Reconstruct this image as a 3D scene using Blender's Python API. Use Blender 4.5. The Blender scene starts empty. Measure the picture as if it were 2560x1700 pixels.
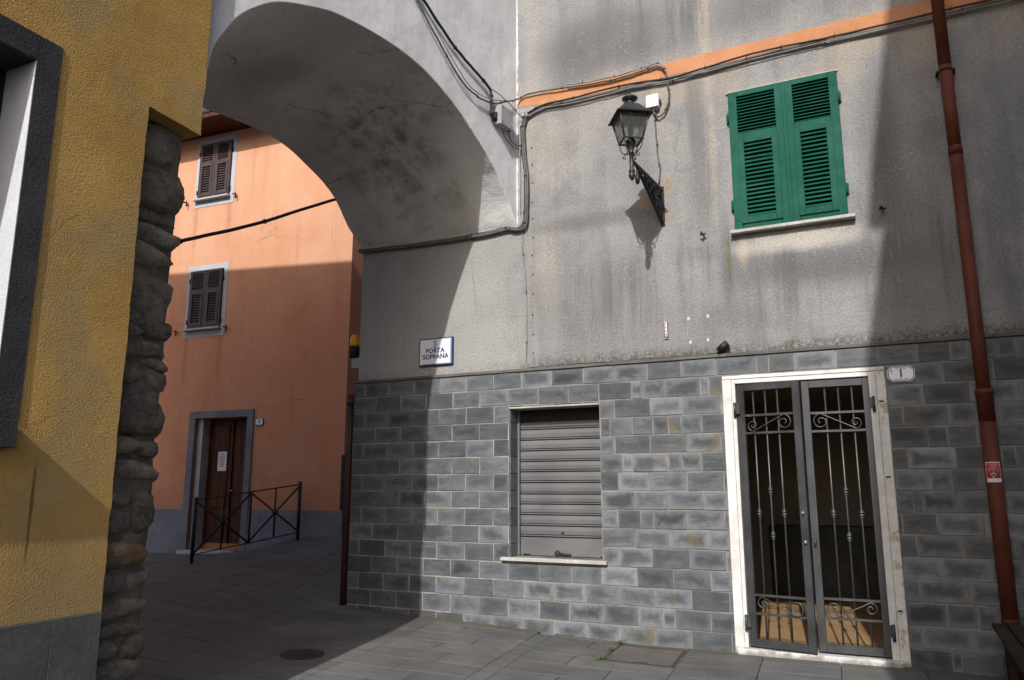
import bpy, bmesh, math, random
import numpy as np
from mathutils import Vector, Matrix, noise as mnoise

random.seed(7)
R = math.radians
sc = bpy.context.scene
col = sc.collection

# ------------------------------------------------------------------ camera
cam_d = bpy.data.cameras.new('camera'); cam = bpy.data.objects.new('camera', cam_d); col.objects.link(cam)
cam.location = (0, -8, 1.5); cam.rotation_euler = (R(90 + 10.913), 0, R(26.12))
cam_d.sensor_width = 36; cam_d.lens = 1953 / 2560 * 36; cam_d.clip_end = 2000; cam_d.clip_start = .05
sc.camera = cam
# ------------------------------------------------------------------ sky, sun, exposure
K, SL = .14, .72                        # sun travels along (-K, 1, -SL)
sun_dir = Vector((-K, 1, -SL)).normalized()
w = bpy.data.worlds.new('World'); sc.world = w; w.use_nodes = True
nt = w.node_tree; nt.nodes.clear()
sky = nt.nodes.new('ShaderNodeTexSky'); sky.sky_type = 'NISHITA'; sky.sun_disc = False
sky.sun_elevation = math.asin(-sun_dir.z); sky.sun_rotation = math.atan2(K, -1)
sky.altitude = 200; sky.air_density = .8; sky.dust_density = 4.0
bg = nt.nodes.new('ShaderNodeBackground'); bg.inputs[1].default_value = .135
wo = nt.nodes.new('ShaderNodeOutputWorld')
nt.links.new(sky.outputs[0], bg.inputs[0]); nt.links.new(bg.outputs[0], wo.inputs[0])
sl = bpy.data.lights.new('sun', 'SUN'); sl.energy = 3.3; sl.angle = R(.53); sl.color = (1, .975, .94)
so = bpy.data.objects.new('sun', sl); col.objects.link(so); so.rotation_euler = sun_dir.to_track_quat('-Z', 'Y').to_euler(); so.location = (5, -20, 20)
sc.view_settings.view_transform = 'Standard'; sc.view_settings.look = 'None'
sc.view_settings.exposure = .3; sc.view_settings.gamma = 1; sc.view_settings.use_curve_mapping = False
sc.cycles.max_bounces = 7; sc.cycles.diffuse_bounces = 4; sc.cycles.glossy_bounces = 2; sc.cycles.transmission_bounces = 5; sc.cycles.caustics_reflective = False; sc.cycles.caustics_refractive = False

# ------------------------------------------------------------------ material helpers
class N:
    def __init__(s, name):
        s.m = bpy.data.materials.new(name); s.m.use_nodes = True; s.t = s.m.node_tree
        s.b = s.t.nodes['Principled BSDF']; s._pos = None; s.nc = {}; s._sp = None
    def n(s, ty): return s.t.nodes.new(ty)
    def link(s, v, sock):
        if isinstance(v, bpy.types.NodeSocket): s.t.links.new(v, sock)
        elif v is not None:
            if hasattr(sock.default_value, '__len__') and not hasattr(v, '__len__'): v = (v,) * len(sock.default_value)
            if hasattr(v, '__len__') and len(sock.default_value) == 4 and len(v) == 3: v = (*v, 1)
            sock.default_value = v
    def pos(s):
        if not s._pos: s._pos = s.n('ShaderNodeNewGeometry').outputs['Position']
        return s._pos
    def gen(s): return s.n('ShaderNodeTexCoord').outputs['Generated']
    def rnd(s): return s.n('ShaderNodeObjectInfo').outputs['Random']
    def math(s, op, a, b=0, c=0, clamp=False):
        x = s.n('ShaderNodeMath'); x.operation = op; x.use_clamp = clamp
        s.link(a, x.inputs[0]); s.link(b, x.inputs[1]); s.link(c, x.inputs[2]); return x.outputs[0]
    def vm(s, op, a, b):
        x = s.n('ShaderNodeVectorMath'); x.operation = op; s.link(a, x.inputs[0]); s.link(b, x.inputs[1]); return x.outputs[0]
    def sep(s, v): x = s.n('ShaderNodeSeparateXYZ'); s.link(v, x.inputs[0]); return x.outputs
    def noise(s, sc_, det=4, v=None, stretch=None, rough=.55, dist=0):
        key = (sc_, det, stretch, rough, dist) if v is None else None
        if key in s.nc: return s.nc[key]
        x = s.n('ShaderNodeTexNoise'); v = v or s.pos()
        if stretch: v = s.vm('MULTIPLY', v, stretch)
        s.link(v, x.inputs['Vector']); x.inputs['Scale'].default_value = sc_; x.inputs['Detail'].default_value = det
        x.inputs['Roughness'].default_value = rough; x.inputs['Distortion'].default_value = dist
        if key: s.nc[key] = x.outputs['Fac']
        return x.outputs['Fac']
    def vor(s, sc_, v=None, feat='F1'):
        x = s.n('ShaderNodeTexVoronoi'); x.feature = feat; s.link(v or s.pos(), x.inputs['Vector']); x.inputs['Scale'].default_value = sc_; return x.outputs[0]
    def mr(s, v, a, b, c=0, d=1, smooth=True):
        x = s.n('ShaderNodeMapRange'); x.interpolation_type = 'SMOOTHSTEP' if smooth else 'LINEAR'
        s.link(v, x.inputs['Value']); x.inputs['From Min'].default_value = a; x.inputs['From Max'].default_value = b
        x.inputs['To Min'].default_value = c; x.inputs['To Max'].default_value = d; return x.outputs[0]
    def mix(s, f, a, b, mode='MIX'):
        x = s.n('ShaderNodeMix'); x.data_type = 'RGBA'; x.blend_type = mode
        s.link(f, x.inputs[0]); s.link(a, x.inputs[6]); s.link(b, x.inputs[7]); return x.outputs[2]
    def blob(s, c, r, axes=(0, 2), wob=.9, sc_=2.2, soft=.55):
        s._sp = s._sp or s.sep(s.pos()); p = s._sp
        dx = s.math('MULTIPLY', s.math('SUBTRACT', p[axes[0]], c[0]), 1 / r[0])
        dz = s.math('MULTIPLY', s.math('SUBTRACT', p[axes[1]], c[1]), 1 / r[1])
        d = s.math('SQRT', s.math('ADD', s.math('MULTIPLY', dx, dx), s.math('MULTIPLY', dz, dz)))
        d = s.math('ADD', d, s.math('MULTIPLY', s.math('SUBTRACT', s.noise(sc_, 5), .5), wob))
        return s.mr(d, 1 + soft * .5, 1 - soft * .5 - .2)
    def cracks(s, sc_, width, mask_sc=.8, lo=.5, hi=.62):
        d = s.vm('ADD', s.pos(), s.vm('MULTIPLY', m_vec(s, s.noise(3.5, 5, rough=.7)), (.5, .5, .5)))
        return s.math('MULTIPLY', s.mr(s.vor(sc_, d, 'DISTANCE_TO_EDGE'), width, width*.3), s.mr(s.noise(mask_sc, 3), lo, hi))
    def bump(s, h, st, dist, prev=None):
        x = s.n('ShaderNodeBump'); s.link(h, x.inputs['Height']); x.inputs['Strength'].default_value = st; x.inputs['Distance'].default_value = dist
        if prev: s.t.links.new(prev, x.inputs['Normal'])
        return x.outputs[0]
    def out(s, color=None, rough=.85, normal=None, metal=0, spec=.3, **kw):
        s.link(color, s.b.inputs['Base Color']); s.link(rough, s.b.inputs['Roughness']); s.link(metal, s.b.inputs['Metallic'])
        s.b.inputs['Specular IOR Level'].default_value = spec
        if normal: s.t.links.new(normal, s.b.inputs['Normal'])
        for k, v in kw.items(): s.link(v, s.b.inputs[k])
        return s.m

def simple(name, c, rough=.6, metal=0, spec=.4, var=.25, sc_=6, bump=.0, bsc=60, rnd=0):
    """paint or metal with worn, slightly blotchy colour"""
    m = N(name); k = m.noise(sc_, 5)
    f = m.mr(k, .3, .7, 1 - var, 1 + var, False)
    if rnd: f = m.math('MULTIPLY', f, m.mr(m.rnd(), 0, 1, 1 - rnd, 1 + rnd, False))
    cc = m.mix(1, c, m_rgb(m, f), 'MULTIPLY')
    nrm = m.bump(m.noise(bsc, 3), .5, bump) if bump else None
    return m.out(cc, m.mr(k, .3, .7, max(rough - .12, .05), min(rough + .12, 1), False), nrm, metal, spec)
def m_rgb(m, f):
    x = m.n('ShaderNodeCombineColor'); [m.link(f, i) for i in x.inputs[:3]]; return x.outputs[0]

# ---- grey rough-cast stucco, weathered
def mk_stucco():
    m = N('stucco'); x, y, z = m.sep(m.pos())
    big = m.noise(.55, 5, rough=.6); mid = m.noise(2.6, 6, rough=.7); fine = m.noise(42, 3, rough=.8); gr = m.noise(110, 1, rough=.6)
    strk = m.noise(1, 5, stretch=(4.5, 4.5, .5), rough=.65); strk2 = m.noise(1, 5, stretch=(13, 13, .7), rough=.6)
    light = (.365, .36, .35); grey = (.195, .20, .213); warm = (.40, .345, .285)
    rt = m.mr(x, -3.95, -3.5)
    f = m.mr(m.math('ADD', m.math('MULTIPLY', big, .55), m.math('ADD', m.math('MULTIPLY', mid, .5), m.math('MULTIPLY', strk, .25))), .56, .78)
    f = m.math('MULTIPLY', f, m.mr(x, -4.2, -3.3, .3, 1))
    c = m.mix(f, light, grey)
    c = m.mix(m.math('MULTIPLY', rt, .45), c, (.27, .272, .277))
    # warm beige near the painted band, by the corner
    wm = m.math('MULTIPLY', m.mr(z, 5.0, 6.05), m.math('MULTIPLY', m.mr(m.noise(1.4, 4), .36, .6), m.math('MULTIPLY', m.mr(z, 6.5, 6.1), m.mr(x, -3.2, -1.6, .4, 1))))
    c = m.mix(m.math('MULTIPLY', wm, .8), c, warm)
    for cx, cz, rx, rz, a, cc in ((-3.5, 4.1, .17, .6, .32, (.46, .40, .33)), (-3.64, 6.75, .10, .9, .4, (.46, .41, .35)), (-3.45, 5.4, .25, .4, .3, (.46, .41, .35)), (-1.55, 6.8, .06, .9, .6, (.55, .48, .39)), (-1.52, 5.05, .04, .55, .6, (.55, .48, .39)), (-1.27, 3.95, .05, .2, .6, (.55, .45, .36))):
        c = m.mix(m.math('MULTIPLY', m.blob((cx, cz), (rx, rz), sc_=4, wob=2.0, soft=1.2), a), c, cc)
    # dark damp stains with their own outline
    for cx, cz, rx, rz, a in ((-2.6, 6.75, .95, .35, .62), (-3.1, 6.45, .3, .55, .5), (-2.35, 6.45, .7, .16, .35), (-1.1, 6.65, .45, .3, .5), (-.5, 3.68, .85, .2, .72), (.08, 4.85, .17, .8, .6), (.3, 3.5, .35, .9, .35), (-1.44, 3.8, .06, .5, .6), (-2.1, 3.15, .9, .3, .25), (-2.95, 4.52, .8, .10, .5), (-2.45, 5.2, .35, .5, .25), (-3.1, 3.6, .5, .5, .25), (-1.62, 4.85, .2, .55, .4), (-1.70, 5.6, .09, .5, .4), (-2.6, 3.75, .5, .3, .25)):
        c = m.mix(m.math('MULTIPLY', m.blob((cx, cz), (rx, rz), sc_=2.6, wob=1.2, soft=1.1), a), c, (.125, .125, .13))
    # dark vertical damp runs, heaviest over the band and under the window
    s3 = m.noise(1, 6, stretch=(3.2, 3.2, .22), rough=.7); s4 = m.noise(1, 5, stretch=(11, 11, .5), rough=.7)
    zt = m.math('MAXIMUM', m.mr(z, 6.15, 6.7), m.math('MULTIPLY', m.mr(z, 4.15, 3.95), m.mr(z, 3.0, 3.5, .35, 1)))
    zt = m.math('MAXIMUM', m.math('MULTIPLY', zt, m.mr(x, -3.6, -2.6, .5, 1)), .38)
    run = m.math('MULTIPLY', m.math('MULTIPLY', m.mr(m.math('ADD', m.math('MULTIPLY', s3, .8), m.math('MULTIPLY', s4, .2)), .46, .66), rt), zt)
    c = m.mix(m.math('MULTIPLY', run, .8), c, (.135, .137, .142))
    # pale washed runs and flaking specks
    ps = m.math('MULTIPLY', m.mr(strk2, .60, .74), m.math('MULTIPLY', m.mr(m.noise(.9, 3), .40, .58), rt))
    c = m.mix(m.math('MULTIPLY', ps, .5), c, (.46, .44, .40))
    fl = m.math('MULTIPLY', m.mr(m.noise(30, 6, rough=.85), .54, .60), m.math('MULTIPLY', m.mr(m.noise(1.9, 5, rough=.65), .50, .64), rt))
    c = m.mix(m.math('MULTIPLY', fl, .5), c, (.54, .52, .48))
    c = m.mix(m.math('MULTIPLY', m.cracks(.55, .005), .22), c, (.1, .1, .1))
    # bare render where the lantern bracket was let in
    for cx, cz, rx, rz in ((-2.03, 4.76, .07, .11), (-2.27, 4.62, .10, .07), (-2.03, 4.42, .06, .06)):
        c = m.mix(m.math('MULTIPLY', m.blob((cx, cz), (rx, rz), sc_=16, wob=2.4, soft=.9), .75), c, (.36, .275, .18))
    # clean wash under the sill
    c = m.mix(m.math('MULTIPLY', m.blob((-.70, 3.97), (.60, .11), sc_=4, wob=1.0, soft=.9), .8), c, (.55, .52, .47))
    c = m.mix(m.math('MULTIPLY', m.blob((-1.41, 3.85), (.022, .3), sc_=7, wob=1.3), .7), c, (.17, .14, .06))
    # moss and dirt just above the slate
    ml = m.math('ADD', z, m.math('MULTIPLY', m.math('SUBTRACT', m.noise(7, 5), .5), .2))
    mo = m.math('MULTIPLY', m.mr(ml, 3.02, 2.88), m.mr(x, -4.3, -3.2, .25, 1))
    mo = m.math('MULTIPLY', mo, m.mr(m.noise(24, 5, rough=.8), .38, .58))
    c = m.mix(m.math('MULTIPLY', mo, .85), c, (.085, .08, .06))
    # white limewash run along the inner corner
    cw = m.math('ADD', x, m.math('MULTIPLY', m.math('SUBTRACT', m.noise(9, 5), .5), .06))
    c = m.mix(m.math('MULTIPLY', m.mr(cw, -3.838, -3.85), m.mr(z, 4.55, 4.7)), c, (.74, .74, .73))
    for cx, cz in ((-1.86, 3.27), (-1.66, 3.28), (-1.85, 3.02), (-1.67, 3.03)):
        c = m.mix(m.blob((cx, cz), (.016, .02), sc_=20, wob=.5), c, (.6, .58, .55))
    sp = m.math('ADD', m.math('MULTIPLY', fine, .6), m.math('MULTIPLY', gr, .4))
    c = m.mix(1, c, m_rgb(m, m.mr(sp, .32, .68, .66, 1.32, False)), 'MULTIPLY')
    nrm = m.bump(sp, .9, .02); nrm = m.bump(m.noise(2.5, 3), .5, .03, nrm)
    return m.out(c, .95, nrm, spec=.15)
def mk_white():
    m = N('white_plaster'); x, y, z = m.sep(m.pos()); k = m.noise(1.1, 5, rough=.6); s_ = m.noise(1, 5, stretch=(5, 5, .7))
    c = m.mix(m.mr(m.math('ADD', m.math('MULTIPLY', k, .7), m.math('MULTIPLY', s_, .3)), .38, .68), (.72, .72, .735), (.58, .58, .595))
    c = m.mix(m.math('MULTIPLY', m.mr(m.noise(5, 6, rough=.7), .55, .72), .3), c, (.42, .415, .42))
    nrm = m.bump(m.noise(2.2, 3), .6, .04); nrm = m.bump(m.noise(60, 3), .3, .004, nrm)
    return m.out(c, .9, nrm, spec=.2)
def mk_vault():
    m = N('vault_plaster'); x, y, z = m.sep(m.pos())
    c = m.mix(m.mr(m.noise(.9, 5, rough=.6), .35, .65), (.68, .675, .665), (.54, .532, .52))
    d = m.vm('ADD', m.pos(), m.vm('MULTIPLY', m_vec(m, m.noise(2.2, 5)), (.6, .6, .6)))
    vein = m.mr(m.vor(1.7, d, 'DISTANCE_TO_EDGE'), .0, .14, .15, 1)
    damp = m.math('MULTIPLY', m.blob((-.95, -5.1), (.85, .85), axes=(1, 0), wob=1.6, sc_=1.6, soft=1.2), m.mr(m.noise(3.0, 6, rough=.68), .38, .62))
    c = m.mix(m.math('MULTIPLY', m.math('MULTIPLY', damp, vein), .72), c, (.16, .152, .142))
    c = m.mix(m.math('MULTIPLY', m.cracks(.9, .006, 1.1, .5, .56), .7), c, (.1, .095, .09))
    c = m.mix(m.math('MULTIPLY', m.mr(m.noise(1.3, 5, rough=.7, dist=.4), .60, .612), .35), c, (.68, .67, .65))
    c = m.mix(m.math('MULTIPLY', m.blob((-2.5, -5.5), (.3, .5), axes=(1, 0), wob=1.6, sc_=2.5, soft=1.2), .5), c, (.26, .25, .235))
    lt = m.math('SUBTRACT', x, m.math('MULTIPLY', y, .16))
    c = m.mix(m.math('MULTIPLY', m.mr(lt, -4.5, -4.1), m.mr(y, -1.2, -.5)), c, (.72, .72, .73))  # sunlit front corner of the soffit whitened in the colour
    nrm = m.bump(m.noise(2.5, 4), .7, .05); nrm = m.bump(m.noise(40, 3), .3, .004, nrm)
    return m.out(c, .92, nrm, spec=.15)
def m_vec(m, f):
    x = m.n('ShaderNodeCombineXYZ'); [m.link(f, i) for i in x.inputs[:3]]; return x.outputs[0]
def mk_ochre():
    m = N('ochre_stucco'); k = m.noise(1.1, 6, rough=.65); g = m.noise(.9, 4, dist=.6)
    c = m.mix(m.mr(k, .34, .66), (.63, .40, .14), (.51, .305, .092))
    c = m.mix(m.math('MULTIPLY', m.mr(g, .48, .62), .6), c, (.40, .32, .18))
    c = m.mix(m.math('MULTIPLY', m.blob((-5.155, 1.4), (.012, .32), axes=(1, 2), sc_=8, wob=1.1), .8), c, (.10, .05, .02))
    w_ = m.noise(100, 2, rough=.7)
    c = m.mix(m.mr(w_, .35, .62, .45, 0), c, (.36, .22, .06))
    c = m.mix(m.math('MULTIPLY', m.cracks(.7, .004, .9, .5, .6), .6), c, (.25, .15, .05))
    x, y, z = m.sep(m.pos())
    c = m.mix(m.math('MULTIPLY', m.mr(m.math('ADD', z, m.math('MULTIPLY', m.math('SUBTRACT', m.noise(4, 5), .5), .5)), 1.25, .8), .4), c, (.36, .27, .13))
    nrm = m.bump(w_, .85, .014); nrm = m.bump(m.noise(1.6, 3, rough=.5), .6, .06, nrm)
    return m.out(c, .95, nrm, spec=.12)
def mk_orange():
    m = N('salmon_stucco'); x, y, z = m.sep(m.pos())
    k = m.noise(.7, 6, rough=.6); s_ = m.noise(1, 4, stretch=(2, 2, .35))
    c = m.mix(m.mr(m.math('ADD', m.math('MULTIPLY', k, .6), m.math('MULTIPLY', s_, .4)), .38, .66), (.63, .355, .222), (.59, .285, .165))
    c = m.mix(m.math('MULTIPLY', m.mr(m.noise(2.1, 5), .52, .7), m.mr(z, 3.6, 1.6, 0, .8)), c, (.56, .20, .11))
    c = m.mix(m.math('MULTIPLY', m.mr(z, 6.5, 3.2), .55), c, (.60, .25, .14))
    c = m.mix(m.math('MULTIPLY', m.cracks(.6, .005, .7, .48, .58), .55), c, (.30, .12, .07))
    c = m.mix(m.math('MULTIPLY', m.mr(m.noise(1, 5, stretch=(9, 9, .5)), .54, .7), .35), c, (.44, .23, .15))
    for cx, cz in ((-11.4, 3.85), (-10.62, 3.9), (-11.4, 6.35), (-10.62, 6.4)): c = m.mix(m.math('MULTIPLY', m.blob((cx, cz), (.05, .5), sc_=5, wob=1.6, soft=1.2), .4), c, (.30, .16, .11))
    c = m.mix(m.math('MULTIPLY', m.mr(m.noise(1.7, 6, rough=.7), .52, .56), .14), c, (.70, .44, .31))
    c = m.mix(m.math('MULTIPLY', m.mr(m.math('ADD', z, m.math('MULTIPLY', m.math('SUBTRACT', m.noise(3, 5), .5), 1.2)), 1.9, 1.2), .45), c, (.40, .17, .11))
    nrm = m.bump(m.noise(9, 5), .25, .012)
    return m.out(c, .93, nrm, spec=.15)
def mk_slate():
    m = N('slate'); r = m.rnd(); gx, gy, gz = m.sep(m.gen()); off = m.vm('ADD', m.pos(), m_vec(m, m.math('MULTIPLY', r, 37)))
    fr = lambda k_: m.math('FRACT', m.math('MULTIPLY', r, k_))
    k = m.noise(5, 6, off, rough=.65); lay = m.noise(1, 6, off, stretch=(3.5, 3.5, 20), dist=.8, rough=.65); kk = m.noise(9, 6, off, rough=.7); cl = m.noise(3.2, 4, off, dist=.5)
    c = m.mix(m.mr(k, .32, .68), (.066, .074, .083), (.108, .119, .13))
    c = m.mix(m.math('MULTIPLY', m.mr(lay, .48, .66), .45), c, (.175, .188, .20))
    c = m.mix(m.math('MULTIPLY', m.mr(cl, .48, .68), .5), c, (.062, .067, .072))
    # limy bloom creeping in from the joints, leaving a dark heart
    ex = m.math('MINIMUM', gx, m.math('SUBTRACT', 1, gx)); ez = m.math('MINIMUM', gz, m.math('SUBTRACT', 1, gz))
    e = m.math('MINIMUM', m.math('MULTIPLY', ex, 1.9), ez)
    e = m.math('ADD', e, m.math('ADD', m.math('MULTIPLY', m.math('SUBTRACT', kk, .5), .8), m.math('MULTIPLY', m.math('SUBTRACT', cl, .5), .6)))
    am = m.math('MULTIPLY', m.mr(e, .46, -.10), m.math('POWER', m.mr(fr(7.3), 0, 1, .25, 1, False), 1.5))
    am = m.math('MULTIPLY', am, m.mr(m.sep(m.pos())[0], -4.2, -3.6, .5, 1))
    c = m.mix(am, c, (.225, .24, .255))
    heart = m.math('MULTIPLY', m.mr(m.math('ADD', e, m.math('MULTIPLY', m.math('SUBTRACT', cl, .5), 1.2)), .25, .62), m.mr(fr(5.9), .3, .9))
    c = m.mix(m.math('MULTIPLY', heart, .85), c, (.055, .058, .062))
    st = m.math('MULTIPLY', m.mr(m.noise(4, 5), .57, .70), m.mr(fr(13.7), .55, .75))
    c = m.mix(m.math('MULTIPLY', st, .65), c, (.15, .115, .06))
    c = m.mix(1, c, m_rgb(m, m.mr(fr(3.1), 0, 1, .74, 1.18, False)), 'MULTIPLY')
    h = m.math('ADD', m.math('MULTIPLY', lay, .6), m.math('MULTIPLY', kk, .4))
    return m.out(c, m.mr(k, .3, .7, .5, .75, False), m.bump(h, .7, .009), spec=.3)
def mk_mortar(name='mortar', c0=(.36, .345, .31), c1=(.26, .247, .22)):
    m = N(name); c = m.mix(m.mr(m.noise(9, 5), .35, .65), c0, c1)
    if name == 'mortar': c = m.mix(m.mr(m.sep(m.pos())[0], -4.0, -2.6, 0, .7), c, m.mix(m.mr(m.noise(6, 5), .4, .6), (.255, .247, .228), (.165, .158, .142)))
    c = m.mix(m.math('MULTIPLY', m.mr(m.noise(2.2, 4), .56, .7), .5), c, (.10, .08, .045))
    return m.out(c, .95, m.bump(m.noise(70, 3), .6, .008), spec=.1)
def mk_paving():
    m = N('paving_stone'); r = m.rnd(); k = m.noise(1.6, 6, rough=.6); g = m.noise(1, 5, stretch=(1.6, 11, 4)); p = m.noise(90, 3, rough=.7)
    c = m.mix(m.mr(m.math('ADD', m.math('MULTIPLY', k, .55), m.math('MULTIPLY', g, .45)), .36, .64), (.105, .105, .104), (.158, .157, .152))
    c = m.mix(m.mr(m.noise(.5, 3), .5, .66, 0, .5), c, (.135, .125, .105))
    f = m.mr(r, 0, 1, .84, 1.14, False); c = m.mix(1, c, m_rgb(m, f), 'MULTIPLY')
    c = m.mix(m.mr(p, .3, .75, 0, .4), c, (.075, .075, .075))
    c = m.mix(m.math('MULTIPLY', m.mr(m.noise(28, 2), .71, .75), .6), c, (.3, .29, .27))
    c = m.mix(m.math('MULTIPLY', m.mr(m.vor(2.3), .03, .015), .7), c, (.04, .04, .04))
    x, y, z = m.sep(m.pos())
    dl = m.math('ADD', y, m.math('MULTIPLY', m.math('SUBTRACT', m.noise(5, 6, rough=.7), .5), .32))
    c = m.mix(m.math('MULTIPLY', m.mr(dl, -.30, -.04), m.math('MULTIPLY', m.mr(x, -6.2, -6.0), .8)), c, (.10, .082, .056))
    c = m.mix(m.math('MULTIPLY', m.mr(m.noise(.9, 6, rough=.75), .50, .62), .4), c, (.085, .08, .074))
    c = m.mix(m.math('MULTIPLY', m.mr(m.noise(2.7, 6, rough=.75), .56, .66), .45), c, (.07, .068, .064))
    c = m.mix(m.math('MULTIPLY', m.mr(m.noise(3.9, 6, rough=.75), .60, .70), .35), c, (.215, .21, .20))
    h = m.math('ADD', m.math('MULTIPLY', g, .5), m.math('MULTIPLY', p, .25))
    return m.out(c, m.mr(k, .3, .7, .55, .8, False), m.bump(h, .6, .008), spec=.3)
def mk_stone():
    m = N('rubble_stone'); r = m.rnd(); off = m.vm('ADD', m.pos(), m_vec(m, m.math('MULTIPLY', r, 19)))
    k = m.noise(9, 6, off, rough=.7); l = m.noise(1, 5, off, stretch=(9, 9, 30), dist=.8)
    c = m.mix(m.mr(k, .3, .7), (.115, .098, .08), (.27, .235, .195))
    c = m.mix(m.math('MULTIPLY', m.mr(l, .55, .7), .5), c, (.27, .25, .225))
    f = m.mr(m.math('FRACT', m.math('MULTIPLY', r, 5.7)), 0, 1, .65, 1.25, False); c = m.mix(1, c, m_rgb(m, f), 'MULTIPLY')
    hue = m.mr(m.math('FRACT', m.math('MULTIPLY', r, 11.3)), .5, 1, 0, .45); c = m.mix(hue, c, m.mix(1, c, (1.25, .92, .62), 'MULTIPLY'))
    c = m.mix(m.math('MULTIPLY', m.mr(m.noise(26, 6, off, rough=.8), .55, .66), .5), c, (.36, .34, .31))
    x, y, z = m.sep(m.pos())
    ru = m.math('MULTIPLY', m.blob((-4.30, 1.09), (.12, .07), axes=(1, 2), sc_=9, wob=1.8, soft=1.1), .6)
    c = m.mix(ru, c, (.22, .105, .03))
    h = m.math('ADD', m.math('MULTIPLY', k, .6), m.math('MULTIPLY', l, .4))
    return m.out(c, .92, m.bump(h, 1, .045), spec=.15)
def mk_green():
    m = N('green_paint'); k = m.noise(7, 5); c = m.mix(m.mr(k, .3, .7), (.005, .073, .047), (.010, .098, .066))
    x, y, z = m.sep(m.pos())
    c = m.mix(m.math('MULTIPLY', m.mr(m.noise(2.1, 5, rough=.7), .45, .7), .35), c, (.045, .14, .11))
    c = m.mix(m.math('MULTIPLY', m.mr(m.noise(33, 5, rough=.75), .64, .72), .55), c, (.22, .30, .27))
    return m.out(c, .62, m.bump(m.noise(1, 3, stretch=(60, 60, 4)), .2, .003), spec=.12)
def mk_marble(name, dirt=.5):
    m = N(name); x, y, z = m.sep(m.pos()); k = m.noise(5, 6, rough=.65)
    c = m.mix(m.mr(k, .35, .7), (.72, .72, .71), (.58, .58, .57))
    d = m.math('MULTIPLY', m.mr(m.noise(11, 6, rough=.75), .52, .7), dirt); c = m.mix(d, c, (.38, .33, .27))
    low = m.math('ADD', z, m.math('MULTIPLY', m.math('SUBTRACT', m.noise(14, 4), .5), .16))
    c = m.mix(m.math('MULTIPLY', m.mr(low, .06, -.01), .7), c, (.12, .10, .08))
    c = m.mix(m.math('MULTIPLY', m.math('MULTIPLY', m.mr(x, -.16, -.09), m.mr(m.noise(7, 5, rough=.7), .56, .6)), .75), c, (.36, .29, .19))
    return m.out(c, .55, m.bump(k, .2, .004), spec=.4)
def mk_wood():
    m = N('dark_wood'); g = m.noise(1, 5, stretch=(30, 30, 2), dist=.5)
    return m.out(m.mix(m.mr(g, .35, .65), (.045, .016, .009), (.105, .040, .020)), .6, m.bump(g, .3, .003), spec=.15)
def mk_rough(name, c0, c1, sc_=45, b=.01, st=.8):
    m = N(name); k = m.noise(3, 5); c = m.mix(m.mr(k, .3, .7), c0, c1); c = m.mix(m.mr(m.noise(sc_ * 1.3, 3), .3, .8, 0, .4), c, tuple(v * .5 for v in c1))
    return m.out(c, .93, m.bump(m.noise(sc_, 3, rough=.65, dist=.8), st, b), spec=.15)
def mk_rust(name, c, r=(.13, .05, .02), amt=.55):
    m = N(name); k = m.noise(18, 6, rough=.75); cc = m.mix(m.math('MULTIPLY', m.mr(k, .45, .62), amt), c, r)
    return m.out(cc, m.mr(k, .3, .7, .4, .8, False), m.bump(k, .4, .003), .2, .4)

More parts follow.
